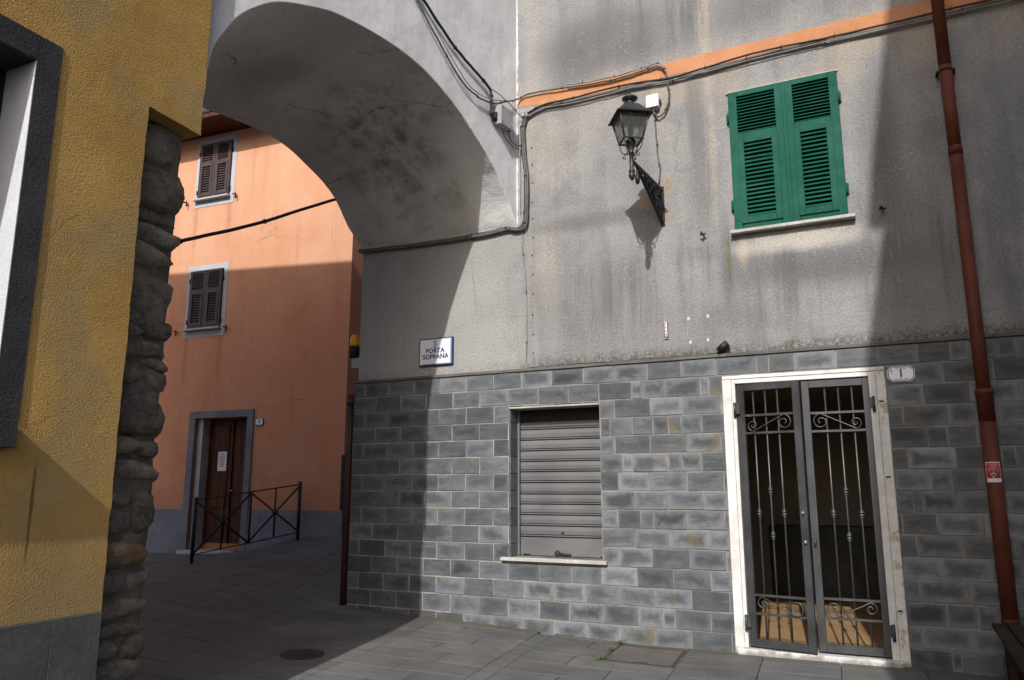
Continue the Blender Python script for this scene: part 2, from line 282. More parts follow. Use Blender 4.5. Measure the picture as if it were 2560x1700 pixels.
MAT = dict(
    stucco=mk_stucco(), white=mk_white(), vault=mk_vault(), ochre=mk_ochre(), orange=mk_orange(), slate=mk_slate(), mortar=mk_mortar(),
    core=mk_mortar('rubble_mortar', (.20, .178, .15), (.12, .106, .09)), paving=mk_paving(), stone=mk_stone(), green=mk_green(),
    marble=mk_marble('marble', .38), marble3=mk_rough('sill_marble', (.56, .55, .52), (.40, .39, .365), 25, .004, .5), marble2=mk_marble('white_marble', .25), wood=mk_wood(),
    band=mk_rough('orange_paint', (.57, .285, .155), (.50, .225, .11), 70, .008, .5),
    joint=mk_rough('paving_bed', (.06, .058, .053), (.035, .034, .032), 60, .008),
    trim=mk_rough('slate_trim', (.17, .165, .15), (.115, .112, .105), 40, .006, .5),
    anthracite=mk_rough('anthracite_stucco', (.075, .076, .082), (.05, .05, .056), 60, .014),
    bluegrey=mk_rough('blue_grey_plinth', (.25, .265, .31), (.19, .2, .24), 22, .03),
    paleblue=mk_rough('pale_blue_paint', (.50, .53, .57), (.43, .455, .49), 60, .003, .3),
    reveal=mk_rough('reveal_paint', (.62, .64, .68), (.54, .56, .6), 70, .006, .5),
    plinth=mk_rough('grey_slab', (.15, .153, .148), (.105, .107, .104), 25, .004, .4),
    gate=simple('gate_paint', (.058, .061, .067), .42, .35, .5, .18, 5, .001, 120),
    bar=simple('bar_iron', (.085, .088, .092), .38, .5, .5, .2, 8, .001, 120),
    roll=simple('roller_steel', (.160, .163, .170), .5, .2, .45, .12, 3, .001, 90),
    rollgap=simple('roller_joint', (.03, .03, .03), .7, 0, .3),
    pipe=simple('brown_pipe', (.115, .034, .020), .55, 0, .18, .3, 4),
    pipe2=simple('brown_pipe_dark', (.055, .02, .015), .5, 0, .4, .25, 4),
    cable=simple('cable_grey', (.10, .10, .095), .6, 0, .35, .35, 9, .002, 80),
    cable2=simple('cable_dark', (.030, .030, .030), .6, 0, .35, .3, 9),
    cable3=simple('cable_pale', (.24, .24, .22), .6, 0, .35, .3, 9),
    iron=simple('black_iron', (.018, .018, .020), .5, .3, .4, .3, 9, .003, 60),
    lamp=simple('lamp_paint', (.045, .048, .054), .45, .4, .45, .25, 9),
    plastic=simple('grey_plastic', (.33, .34, .355), .5, 0, .4, .15, 6),
    whitep=simple('white_plastic', (.78, .79, .82), .4, 0, .45, .06, 6),
    enamel=simple('white_enamel', (.72, .74, .78), .22, 0, .5, .06, 6),
    blue=simple('blue_enamel', (.02, .045, .17), .3, 0, .5, .1),
    navy=simple('navy_print', (.02, .03, .10), .5, 0, .3, .1),
    paleblueprint=simple('pale_blue_print', (.16, .25, .42), .4, 0, .4, .1),
    red=simple('red_print', (.42, .02, .02), .4, 0, .4, .1), pinkp=simple('pale_red_print', (.62, .30, .32), .5, 0, .3, .1),
    black=simple('black_paint', (.010, .010, .011), .5, 0, .4, .2),
    brownshutter=simple('brown_shutter_paint', (.062, .043, .042), .5, 0, .4, .2, 8, rnd=.1),
    sillgrey=simple('grey_sill', (.42, .42, .41), .6, 0, .3, .15, 8),
    paper=simple('paper', (.75, .76, .78), .8, 0, .2, .04), ink=simple('ink', (.05, .05, .06), .8),
    amber=simple('amber_lens', (.85, .38, .01), .25, 0, .5, .08), brass=simple('brass', (.30, .27, .22), .35, .6, .5, .25),
    tan=simple('tan_board', (.36, .16, .05), .6, 0, .3, .2), step=simple('stone_step', (.45, .43, .40), .8, 0, .3, .15),
    roomwall=simple('room_wall', (.30, .265, .235), .9, 0, .2, .1, 2), roomfloor=simple('tan_floor', (.34, .215, .11), .55, 0, .35, .12, 3),
    dark=simple('dark_pane', (.012, .012, .014), .15, 0, .5, .1), rust=mk_rust('rusty_iron', (.06, .05, .045)),
    castiron=mk_rust('cast_iron', (.035, .033, .032), (.075, .04, .028), .6),
    hatch=mk_rough('hatch_concrete', (.15, .143, .125), (.11, .105, .095), 50, .006, .5),
    leaf=simple('weed_leaf', (.06, .17, .02), .55, 0, .4, .3, 30, rnd=.3),
    plank=mk_rough('bench_wood', (.055, .042, .033), (.03, .024, .02), 30, .006, .6),
    rooftile=mk_rough('roof_tile', (.26, .12, .07), (.18, .08, .05), 20, .02),
    farwall=mk_rough('far_house_wall', (.5, .42, .3), (.42, .35, .26), 30, .01),
)
def glass_mat():
    m = N('lantern_glass'); m.noise(5)
    return m.out((.66, .68, .66), m.mr(m.noise(9, 4), .3, .7, .1, .35, False), None, 0, .5, **{'Transmission Weight': .92, 'IOR': 1.3})
MAT['glass'] = glass_mat()

# ------------------------------------------------------------------ geometry helpers
WM = {}
def tag(o, label=None, cat=None, group=None, kind=None):
    for k, v in (('label', label), ('category', cat), ('group', group), ('kind', kind)):
        if v: o[k] = v
    return o
def empty(name, loc, label, cat, group=None):
    o = bpy.data.objects.new(name, None); col.objects.link(o); o.location = loc; o.empty_display_size = .2
    WM[o] = Matrix.Translation(loc); return tag(o, label, cat, group)
def link(name, me, parent, loc):
    o = bpy.data.objects.new(name, me); col.objects.link(o); o.location = loc; WM[o] = Matrix.Translation(loc)
    if parent: o.parent = parent; o.matrix_parent_inverse = WM[parent].inverted()
    return o
class MB:
    def __init__(s, xf=None): s.v = []; s.f = []; s.xf = xf; s.sm = set()
    def add(s, vs, fs, smooth=False):
        b = len(s.v); s.v += [tuple(p) for p in vs]
        for f in fs:
            if smooth: s.sm.add(len(s.f))
            s.f.append(tuple(b + i for i in f))
        return s
    def box(s, x0, x1, y0, y1, z0, z1):
        return s.add([(x0,y0,z0),(x1,y0,z0),(x1,y1,z0),(x0,y1,z0),(x0,y0,z1),(x1,y0,z1),(x1,y1,z1),(x0,y1,z1)],
                     [(0,3,2,1),(4,5,6,7),(0,1,5,4),(1,2,6,5),(2,3,7,6),(3,0,4,7)])
    def hexa(s, a, b):                       # two quads (4 points each) joined
        return s.add(list(a) + list(b), [(3,2,1,0),(4,5,6,7),(0,1,5,4),(1,2,6,5),(2,3,7,6),(3,0,4,7)])
    def prism(s, poly, fn, d0, d1):          # poly 2D, fn(u,v,d)->xyz
        n = len(poly); vs = [fn(u, v, d0) for u, v in poly] + [fn(u, v, d1) for u, v in poly]
        return s.add(vs, [tuple(range(n))[::-1], tuple(range(n, 2*n))] + [(i, (i+1) % n, n + (i+1) % n, n + i) for i in range(n)])
    def tube(s, pts, r, seg=7, cap=True):
        P = [Vector(p) for p in pts]; n = len(P); vs = []; up = None
        rr = r if hasattr(r, '__len__') else [r] * n
        for i in range(n):
            t = (P[min(i+1, n-1)] - P[max(i-1, 0)]).normalized()
            if up is None: up = t.orthogonal().normalized()
            up = (up - t * up.dot(t)); up = up.normalized() if up.length > 1e-6 else t.orthogonal().normalized()
            sd = t.cross(up)
            for k in range(seg):
                a = 2 * math.pi * k / seg; vs.append(P[i] + (up * math.cos(a) + sd * math.sin(a)) * rr[i])
        fs = [(i*seg + k, i*seg + (k+1) % seg, (i+1)*seg + (k+1) % seg, (i+1)*seg + k) for i in range(n-1) for k in range(seg)]
        s.add(vs, fs, True)
        if cap: b = len(s.v) - n*seg; s.f.append(tuple(range(b + seg - 1, b - 1, -1))); s.f.append(tuple(range(b + (n-1)*seg, b + n*seg)))
        return s
    def lathe(s, prof, c=(0,0,0), seg=16, rot=None):
        n = len(prof); vs = []
        for r, z in prof:
            for k in range(seg):
                a = 2*math.pi*k/seg; vs.append((c[0] + r*math.cos(a), c[1] + r*math.sin(a), c[2] + z))
        fs = [(i*seg + k, i*seg + (k+1) % seg, (i+1)*seg + (k+1) % seg, (i+1)*seg + k) for i in range(n-1) for k in range(seg)]
        s.add(vs, fs, True); b = len(s.v) - n*seg
        s.f.append(tuple(range(b + seg - 1, b - 1, -1))); s.f.append(tuple(range(b + (n-1)*seg, b + n*seg))); return s
    def ball(s, c, r, seg=10):
        return s.lathe([(max(r*math.sin(math.pi*i/6), .0004), -r*math.cos(math.pi*i/6)) for i in range(7)], c, seg)
    def build(s, name, mat, parent=None, bevel=0, bseg=1, smooth=False):
        vs = [s.xf(*p) for p in s.v] if s.xf else s.v
        a = np.array(vs, float); lo, hi = a.min(0), a.max(0); c = Vector(((lo[0]+hi[0])/2, (lo[1]+hi[1])/2, lo[2]))
        me = bpy.data.meshes.new(name); me.from_pydata([Vector(p) - c for p in vs], [], s.f)
        bm = bmesh.new(); bm.from_mesh(me)
        for i, f in enumerate(bm.faces): f.smooth = smooth or (i in s.sm)
        if bevel:
            bmesh.ops.bevel(bm, geom=list(bm.edges), offset=bevel, segments=bseg, affect='EDGES', clamp_overlap=True)
        bmesh.ops.recalc_face_normals(bm, faces=bm.faces); bm.to_mesh(me); bm.free()
        me.materials.append(MAT[mat] if isinstance(mat, str) else mat); me.update()
        return link(name, me, parent, c)
def cr(pts, n=6):                            # Catmull-Rom through points
    P = [Vector(p) for p in pts]; out = []
    for i in range(len(P) - 1):
        p0 = P[i-1] if i else P[0]*2 - P[1]; p1, p2 = P[i], P[i+1]; p3 = P[i+2] if i + 2 < len(P) else P[-1]*2 - P[-2]
        for k in range(n):
            t = k / n; out.append(.5*((2*p1) + (p2-p0)*t + (2*p0-5*p1+4*p2-p3)*t*t + (3*p1-p0-3*p2+p3)*t**3))
    return out + [P[-1]]
def wall_holes(mb, u0, u1, v0, v1, holes, fn, d0, d1):
    """a slab in the (u,v) plane from depth d0 (front) to d1 with rectangular openings"""
    us = sorted({u0, u1, *[h[0] for h in holes], *[h[1] for h in holes]}); vs_ = sorted({v0, v1, *[h[2] for h in holes], *[h[3] for h in holes]})
    us = [u for u in us if u0 <= u <= u1]; vs_ = [v for v in vs_ if v0 <= v <= v1]
    solid = lambda i, j: 0 <= i < len(us)-1 and 0 <= j < len(vs_)-1 and not any(h[0] <= (us[i]+us[i+1])/2 <= h[1] and h[2] <= (vs_[j]+vs_[j+1])/2 <= h[3] for h in holes)
    for i in range(len(us)-1):
        for j in range(len(vs_)-1):
            if not solid(i, j): continue
            a, b, c, d = us[i], us[i+1], vs_[j], vs_[j+1]
            for dd in (d0, d1): mb.add([fn(a,c,dd), fn(b,c,dd), fn(b,d,dd), fn(a,d,dd)], [(0,1,2,3)])
            if not solid(i-1, j): mb.add([fn(a,c,d0), fn(a,d,d0), fn(a,d,d1), fn(a,c,d1)], [(0,1,2,3)])
            if not solid(i+1, j): mb.add([fn(b,c,d0), fn(b,d,d0), fn(b,d,d1), fn(b,c,d1)], [(0,1,2,3)])
            if not solid(i, j-1): mb.add([fn(a,c,d0), fn(b,c,d0), fn(b,c,d1), fn(a,c,d1)], [(0,1,2,3)])
            if not solid(i, j+1): mb.add([fn(a,d,d0), fn(b,d,d0), fn(b,d,d1), fn(a,d,d1)], [(0,1,2,3)])
    return mb
def text(name, s, size, mat, parent, fn, rot=0, spacing=1, align='CENTER', sx=1, bold=.035):
    """flat lettering; fn(u,v) -> world point on the plate, u right, v up"""
    cu = bpy.data.curves.new(name, 'FONT'); cu.body = s; cu.size = size; cu.align_x = align; cu.align_y = 'CENTER'; cu.space_character = spacing; cu.resolution_u = 3; cu.offset = size * bold
    o = bpy.data.objects.new(name, cu); col.objects.link(o)
    bpy.context.view_layer.update(); me = bpy.data.meshes.new_from_object(o.evaluated_get(bpy.context.evaluated_depsgraph_get()))
    bpy.data.objects.remove(o); bpy.data.curves.remove(cu)
    mb = MB(); ca, sa = math.cos(rot), math.sin(rot)
    mb.v = [tuple(fn((p.co.x*ca - p.co.y*sa)*sx, p.co.x*sa + p.co.y*ca)) for p in me.vertices]; mb.f = [tuple(p.vertices) for p in me.polygons]
    bpy.data.meshes.remove(me); return mb.build(name, mat, parent)
XZ = lambda u, v, d: (u, d, v)               # wall facing -y
YZ = lambda u, v, d: (d, u, v)               # wall facing +x

# ------------------------------------------------------------------ ground: gentle slope up through the gateway and along the street
GP = np.array([(-6.1,0,.13),(-5.12,0,.092),(-3.57,0,.036),(-1.57,0,-.004),(-.08,0,0),(3,0,0),(8,0,0),(-11.8,1.84,.444),(-9.83,1.97,.525),(-8.67,2.05,.766),(-7.86,2.1,.81),(-9.66,.78,.43),
               (-6.1,-3,-.005),(-5.12,-3,-.043),(-3.57,-3,-.099),(-1.57,-3,-.139),(0,-3,-.135),(3,-3,-.135),(-6.1,-1.5,.0625),(-3.57,-1.5,-.032),(-1.57,-1.5,-.072),(0,-1.5,-.068),(-4.6,-4.8,-.16),(0,-8,-.2),(8,-8,-.2),
               (-6.2,3,.92),(-6.2,1.0,.36),(-12,-3,.28),(-7.73,-1.47,.19),(-8,-3,.13),(-14,2,.42),(-6,-14,-.2),(6,-14,-.2),(-7,6,1.2),(-15,-6,.25),(-1.5,2,-.03),(-2.6,4.2,-.03),(.9,4.2,-.03),(-2.6,.8,-.02),(.9,.8,-.03),(-1,.4,-.01)])
_d = lambda a, b: np.sqrt(((a[:, None, :2] - b[None, :, :2])**2).sum(2) + .25)
_A = np.block([[_d(GP, GP), np.ones((len(GP), 1))], [np.ones((1, len(GP))), np.zeros((1, 1))]]); _w = np.linalg.solve(_A, np.append(GP[:, 2], 0))
def gz(x, y):
    q = np.array([[x, y, 0.]]); return float((_d(q, GP) @ _w[:-1])[0] + _w[-1])
fade = lambda x, y: max(0., min(1., 1 - (math.hypot(x + 4, y + 3) - 13) / 10))
def gzf(x, y): return gz(x, y) * fade(x, y)
mb = MB(); xs = sorted({*np.linspace(-20, 12, 65).round(3), -400, -120, -40, 40, 120, 400}); ys = sorted({*np.linspace(-16, 9, 51).round(3), -400, -120, -40, 40, 120, 400})
for yy in ys:
    for xx in xs: mb.v.append((xx, yy, gzf(xx, yy) - .028 if abs(xx) < 30 and abs(yy) < 30 else -.03))
nx = len(xs); mb.f = [(j*nx+i, j*nx+i+1, (j+1)*nx+i+1, (j+1)*nx+i) for j in range(len(ys)-1) for i in range(nx-1)]
tag(mb.build('ground', 'joint', smooth=True), kind='structure')

# paving slabs, laid in bands turned a little against the wall
TH = R(4.2); cT, sT = math.cos(TH), math.sin(TH)
def uv2(u, v): return u*cT - v*sT, u*sT + v*cT
pav = MB(); 
for yy in np.linspace(-16, -7, 10):
    for xx in np.linspace(-4, 6, 11): pav.v.append((xx, yy, gzf(xx, yy) - .002))
pav.f = [(j*11+i, j*11+i+1, (j+1)*11+i+1, (j+1)*11+i) for j in range(9) for i in range(10)]
paving = tag(pav.build('paving', 'paving', smooth=True), 'grey stone paving of the little square and the passage', 'paving', kind='structure')
def slab(u0, u1, v0, v1):
    g = .003; z = random.uniform(-.001, .001); c = .0012
    q = [(u0+g, v0+g), (u1-g, v0+g), (u1-g, v1-g), (u0+g, v1-g)]; qi = [(u0+g+c, v0+g+c), (u1-g-c, v0+g+c), (u1-g-c, v1-g-c), (u0+g+c, v1-g-c)]
    P = lambda uv, dz: (*uv2(*uv), gz(*uv2(*uv)) + z + dz)
    vs = [P(p, -.03) for p in q] + [P(p, -.004) for p in q] + [P(p, 0) for p in qi]
    mb = MB().add(vs, [(8,9,10,11)] + [(i, (i+1) % 4, 4+(i+1) % 4, 4+i) for i in range(4)] + [(4+i, 4+(i+1) % 4, 8+(i+1) % 4, 8+i) for i in range(4)])
    return mb.build('slab', 'paving', paving)
def in_view(x, y):
    if y > .1 and x > -6.25: return False
    if y > 2.2 + .068*(x + 7): return False
    if y < -4.3 and x < -4.3: return False
    p = Vector((x, y + 8, gz(x, y) - 1.5)); a = R(26.12); f = Vector((-math.sin(a), math.cos(a), 0)); r = Vector((math.cos(a), math.sin(a), 0)); d = p.dot(f); 
    if d < 1: return False
    t = p.dot(r) / d; up = p.z / d
    return -.72 < t < .78 and up > -.30 and x > -11.6
RD = .342; bands = [-11.6,-10.6,-9.6,-8.6,-7.4,-6.22,-5.5,-4.80,-3.56,-3.39,-1.98,-1.28,-.62,.04,.7,1.36,2.0]
for bi in range(len(bands) - 1):
    a, b = bands[bi], bands[bi+1]; wdt = b - a; rd = RD * (2.6 if wdt < .3 else 1)
    j0 = int(-6.5 / rd); j1 = int(4.5 / rd) + 1; sgn = 1
    for j in range(j0, j1):
        v0 = j*rd + .115; sgn = -sgn
        cuts = [a, b]
        if wdt > .9: cuts = [a, a + wdt*(.5 + sgn*random.uniform(.08, .2)), b]
        for k in range(len(cuts) - 1):
            cx, cy = uv2((cuts[k] + cuts[k+1])/2, v0 + rd/2)
            if in_view(cx, cy): slab(cuts[k], cuts[k+1], v0, v0 + rd)

# ------------------------------------------------------------------ grey house on the right
GH = empty('grey_house', (-2.5, 0, 0), 'grey rough-plastered house with slate-clad ground floor, green shutters and gated door', 'house')
WIN = (-3.945, -2.86, .785, 2.43); DOOR = (-1.42, -.19, -.2, 2.585)
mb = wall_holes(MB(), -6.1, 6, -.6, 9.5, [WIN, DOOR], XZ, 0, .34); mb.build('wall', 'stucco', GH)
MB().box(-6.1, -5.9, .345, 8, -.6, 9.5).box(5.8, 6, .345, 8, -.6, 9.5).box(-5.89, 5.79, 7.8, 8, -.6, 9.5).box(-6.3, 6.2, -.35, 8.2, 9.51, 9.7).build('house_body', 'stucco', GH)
# mortar bed and slate tiles
mb = wall_holes(MB(), -6.128, 6, -.5, 2.828, [WIN, (-1.54, -.054, -.5, 2.634)], XZ, -.0285, -.002); mb.build('mortar_bed', 'mortar', GH)
MB().box(-6.128, -6.102, -.0015, .3, -.5, 2.828).build('mortar_return', 'mortar', GH)
def tile(x0, x1, z0, z1, name='slate_tile'):
    j = lambda a=.0035: random.uniform(-a, a); f = -.0345 + random.uniform(-.004, .002); g = (.0058 if x0 < -3.95 else random.uniform(.005, .0072)); c = .0035
    q = [(x0+g+j(), z0+g+j()), (x1-g+j(), z0+g+j()), (x1-g+j(), z1-g+j()), (x0+g+j(), z1-g+j())]; qi = [(q[0][0]+c, q[0][1]+c), (q[1][0]-c, q[1][1]+c), (q[2][0]-c, q[2][1]-c), (q[3][0]+c, q[3][1]-c)]
    vs = [(x, -.027, z) for x, z in q] + [(x, f+.003, z) for x, z in q] + [(x, f + random.uniform(-.0025, .0025), z) for x, z in qi]
    MB().add(vs, [(8,9,10,11)] + [(i, (i+1) % 4, 4+(i+1) % 4, 4+i) for i in range(4)] + [(4+i, 4+(i+1) % 4, 8+(i+1) % 4, 8+i) for i in range(4)]).build(name, 'slate', GH)
RH, TW = .1913, .366
ntile = 0
for r in range(16):
    z1 = 2.828 if r == 0 else 2.644 - RH*(r-1); z0 = 2.644 - RH*r
    first = -5.97 if r % 2 == 0 else -5.787
    cuts = [-6.13]; x = first
    while x < 2.0:
        cuts.append(x + (random.uniform(-.004, .004) if x < -3.9 else random.uniform(-.018, .018)))
        if x > -3.6 and random.random() < .17: cuts.append(x + random.choice((.10, .15, .24)) + random.uniform(-.02, .02))
        x += TW
    segs = list(zip(cuts[:-1], cuts[1:]))
    for a, b in segs:
        pcs = [(a, b, z0, z1)]
        for h in ((WIN[0], WIN[1], WIN[2] - .045, WIN[3]), (-1.54, -.054, -.5, 2.634)):
            new = []
            for (p, q, c, d) in pcs:
                if q <= h[0] or p >= h[1] or d <= h[2] or c >= h[3]: new.append((p, q, c, d)); continue
                if p < h[0]: new.append((p, h[0], c, d))
                if q > h[1]: new.append((h[1], q, c, d))
                m0, m1 = max(p, h[0]), min(q, h[1])
                if d > h[3]: new.append((m0, m1, h[3], d))
                if c < h[2]: new.append((m0, m1, c, h[2]))
            pcs = new
        for p, q, c, d in pcs:
            if q - p > .03 and d - c > .02 and d > gz((p+q)/2, 0) + .01 and p < 1.75: tile(p, q, c, d); ntile += 1
# slate returns inside the left window reveal
for r in range(2, 11):
    z1, z0 = min(2.644 - RH*(r-1), WIN[3] - .002), max(2.644 - RH*r, WIN[2] + .004)
    if z1 - z0 < .03: continue
    MB().box(WIN[0] + .001, WIN[0] + .014, -.018, .17, z0 + .004, z1 - .004).build('slate_tile', 'slate', GH, bevel=.002)
# stone trim over the slate
x = -6.16
while x < 3:
    L = random.uniform(.9, 1.3); MB().box(x + .002, min(x + L, 3) - .002, -.052, -.001, 2.832, 2.866).build('coping_stone', 'trim', GH, bevel=.003); x += L
# orange painted band
mb = MB(); n = 60; P = []
for i in range(n + 1):
    xx = -3.83 + (6 + 3.83) * i / n; P.append((xx, 6.062 + .006*math.sin(i*1.7) + max(0, -3.3 - xx)*.09, 6.232 + .004*math.sin(i*2.3)))
for i in range(n):
    (a, b0, t0), (c, b1, t1) = P[i], P[i+1]
    mb.add([(a,-.004,b0),(c,-.004,b1),(c,-.004,t1),(a,-.004,t0)], [(0,1,2,3)])
    mb.add([(a,-.004,b0),(c,-.004,b1),(c,.002,b1),(a,.002,b0)], [(0,1,2,3)]); mb.add([(a,-.004,t0),(c,-.004,t1),(c,.002,t1),(a,.002,t0)], [(0,1,2,3)])
mb.build('painted_band', 'band', GH)

# ---- green louvred shutters
def louvre(parent, x0, x1, z0, z1, n, y, mat, name='slat', xf=None, depth=.024, ang=.55):
    p = (z1 - z0) / n
    for i in range(n):
        zc = z0 + p*(i + .5) + random.uniform(-.0015, .0015); hh = p*.62*random.uniform(.93, 1.06); a = hh*.5; tl = random.uniform(-.0022, .0022)
        mb = MB(xf); # tilted slat: lower edge outwards
        t = .004
        mb.hexa([(x0, y - depth*ang, zc - a), (x1, y - depth*ang, zc - a + tl), (x1, y - depth*ang + t, zc - a - t + tl), (x0, y - depth*ang + t, zc - a - t)],
                [(x0, y + depth*ang, zc + a), (x1, y + depth*ang, zc + a + tl), (x1, y + depth*ang + t, zc + a - t + tl), (x0, y + depth*ang + t, zc + a - t)])
        mb.build(name, mat, parent)
def frame(mb, x0, x1, z0, z1, wl, wr, wb, wt, y0, y1):
    mb.box(x0, x0+wl, y0, y1, z0, z1); mb.box(x1-wr, x1, y0, y1, z0, z1)
    mb.box(x0+wl+.0005, x1-wr-.0005, y0, y1, z0, z0+wb); mb.box(x0+wl+.0005, x1-wr-.0005, y0, y1, z1-wt, z1); return mb
def shutter(x0, x1, z0, z1, y, flip, parent, mat, dz=0, xf=None, nu=12, nl=18, hinge_side=0, bev=.003):
    W, H = x1-x0, z1-z0
    zm = z0 + H*.655                                  # middle rail
    st = .085*W/.54
    mb = MB(xf)
    frame(mb, x0, x1, z0, z1, st, st, .06, .06, y - .018, y + .018)
    mb.box(x0+st, x1-st, y - .0175, y + .0175, zm - .03, zm + .045)
    lf = mb.build('shutter', mat, parent, bevel=bev)
    louvre(lf, x0+st-.006, x1-st+.006, zm + .045, z1 - .06, nu, y, mat, xf=xf)
    fx0, fx1, fz0, fz1 = x0 + st + .002, x1 - st - .002, z0 + .062, zm - .032
    mb = MB(xf); frame(mb, fx0 - .012, fx1 + .012, fz0 - .012, fz1 + .012, .062, .062, .07, .055, y - .034, y - .004)
    fl = mb.build('flap_frame', mat, lf, bevel=bev)
    louvre(lf, fx0 + .046, fx1 - .046, fz0 + .056, fz1 - .042, nl, y - .016, mat, xf=xf)
    return lf
SZ0, SZ1 = 4.150, 5.682
MB().box(-1.335, -.245, -.006, -.001, SZ0 - .01, SZ1 + .01).build('window_shadow_gap', 'black', GH)  # black sheet standing in for the shade behind the louvres
for x0, x1 in ((-1.328, -.768), (-.760, -.250)):
    lf = shutter(x0, x1, SZ0, SZ1, -.032, 0, GH, 'green')
    lf['label'] = 'bottle-green louvred shutter leaf with a hinged lower flap'
    hx = x0 if x0 < -1 else x1; s_ = -1 if x0 < -1 else 1
    for hz in (4.42, 5.40):
        MB().box(min(hx, hx + s_*.028), max(hx, hx + s_*.028), -.03, -.001, hz - .05, hz + .05).tube([(hx + s_*.006, -.042, hz - .055), (hx + s_*.006, -.042, hz + .055)], .009).build('hinge', 'green', lf)
    for hz in (SZ0 + .10, SZ1 - .16):                # strap plates
        MB().box(hx - s_*.045, hx - s_*.020, -.0535, -.0498, hz, hz + .10).box(hx - s_*.055, hx - s_*.010, -.053, -.0495, hz + .04, hz + .055).build('strap', 'green', lf)
MB().box(-.785, -.745, -.06, -.0505, SZ0 + .004, SZ1 - .004).build('meeting_strip', 'green', GH, bevel=.004)
MB().box(-1.355, -.235, -.022, -.001, SZ1 + .004, SZ1 + .022).build('lintel_strip', 'marble3', GH, bevel=.003)
MB().box(-1.372, -.185, -.085, -.001, 4.106, 4.140).build('window_sill', 'marble3', GH, bevel=.004)
for i, (xx, mt_) in enumerate(((-1.655, 'green'), (.058, 'iron'))):
    st = MB().tube(cr([(xx, 0, 4.14), (xx, -.06, 4.14), (xx - .005, -.085, 4.155), (xx - .01, -.088, 4.175)]), .008).tube([(xx - .035, -.05, 4.15), (xx + .03, -.05, 4.155)], .009).tube([(xx - .02, -.055, 4.145), (xx - .02, -.075, 4.17)], .007).build('shutter_stop', mt_, GH)

# ---- roller shutter
x0, x1 = WIN[0] + .02, WIN[1]
zz = [2.43, 2.275, 2.189, 2.068, 1.946, 1.826, 1.71, 1.587, 1.461, 1.350, 1.232, 1.113, .993, .79]
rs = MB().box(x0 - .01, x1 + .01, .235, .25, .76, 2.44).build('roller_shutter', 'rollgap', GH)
for i in range(len(zz) - 1):
    t, b = zz[i], zz[i+1]
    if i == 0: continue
    if i < len(zz) - 2:
        pr = [(.232, b + .024), (.205, b + .028), (.200, (t+b)/2 + .01), (.203, t - .006), (.232, t - .004)]
        MB().prism(pr, lambda u, v, d: (d, u, v), x0, x1).build('roller_slat', 'roll', rs)
        MB().prism([(.232, b + .004), (.207, b + .006), (.203, b + .012), (.206, b + .018), (.232, b + .02)], lambda u, v, d: (d, u, v), x0, x1).build('roller_rib', 'roll', rs)
    else:
        MB().box(x0, x1, .202, .23, b, t - .006).build('bottom_bar', 'roll', rs, bevel=.004)
MB().box(x0 - .004, x0 + .018, .16, .199, .79, 2.43).build('guide_rail', 'roll', rs); MB().box(x1 - .02, x1 - .002, .16, .199, .79, 2.43).build('guide_rail', 'roll', rs)
MB().tube([(-3.46, .195, .83), (-3.46, .165, .82)], .028, 10).tube([(-3.43, .185, .822), (-3.30, .185, .812)], .012).build('lock_handle', 'rust', rs)
for xx in (-3.84, -2.93): MB().tube([(xx - .02, .18, .80), (xx + .05, .18, .798)], .011).build('bolt', 'iron', rs)
MB().box(-3.41, -3.385, .196, .203, 1.03, 1.05).build('keyhole', 'black', rs)
MB().box(WIN[0] + .002, WIN[1] - .002, -.045, .2, 2.412, 2.429).build('window_lintel', 'marble3', GH, bevel=.003)
MB().box(-4.03, -2.80, -.085, .2,   .746, .783).build('window_sill', 'marble3', GH, bevel=.004)

# ---- doorway: marble surround, threshold, iron gate, room behind
D0, D1 = -1.542, -.055
MB().box(D0, -1.455, -.045, .30, -.10, 2.595).build('jamb', 'marble', GH, bevel=.004)
MB().box(-.134, D1, -.045, .30, -.10, 2.595).build('jamb', 'marble', GH, bevel=.004)
MB().box(D0, D1, -.045, .30, 2.597, 2.632).build('lintel', 'marble', GH, bevel=.004)
MB().box(-1.453, -1.418, -.040, .04, .047, 2.594).build('gate_post', 'marble2', GH, bevel=.003)
MB().box(-.196, -.136, -.040, .04, .047, 2.594).build('gate_post', 'marble2', GH, bevel=.003)
MB().box(-1.417, -.197, -.038, .04, 2.552, 2.594).build('gate_header', 'marble2', GH, bevel=.003)
mb = MB(); mb.box(-1.512, -.115, -.10, .36, -.08, .044); mb.build('threshold', 'marble', GH, bevel=.004)
def spiral(c, a0, a1, r0, r1, y, n=34):
    return [(c[0] + (r0 + (r1-r0)*i/n)*math.cos(a0 + (a1-a0)*i/n), y, c[1] + (r0 + (r1-r0)*i/n)*math.sin(a0 + (a1-a0)*i/n)) for i in range(n+1)]
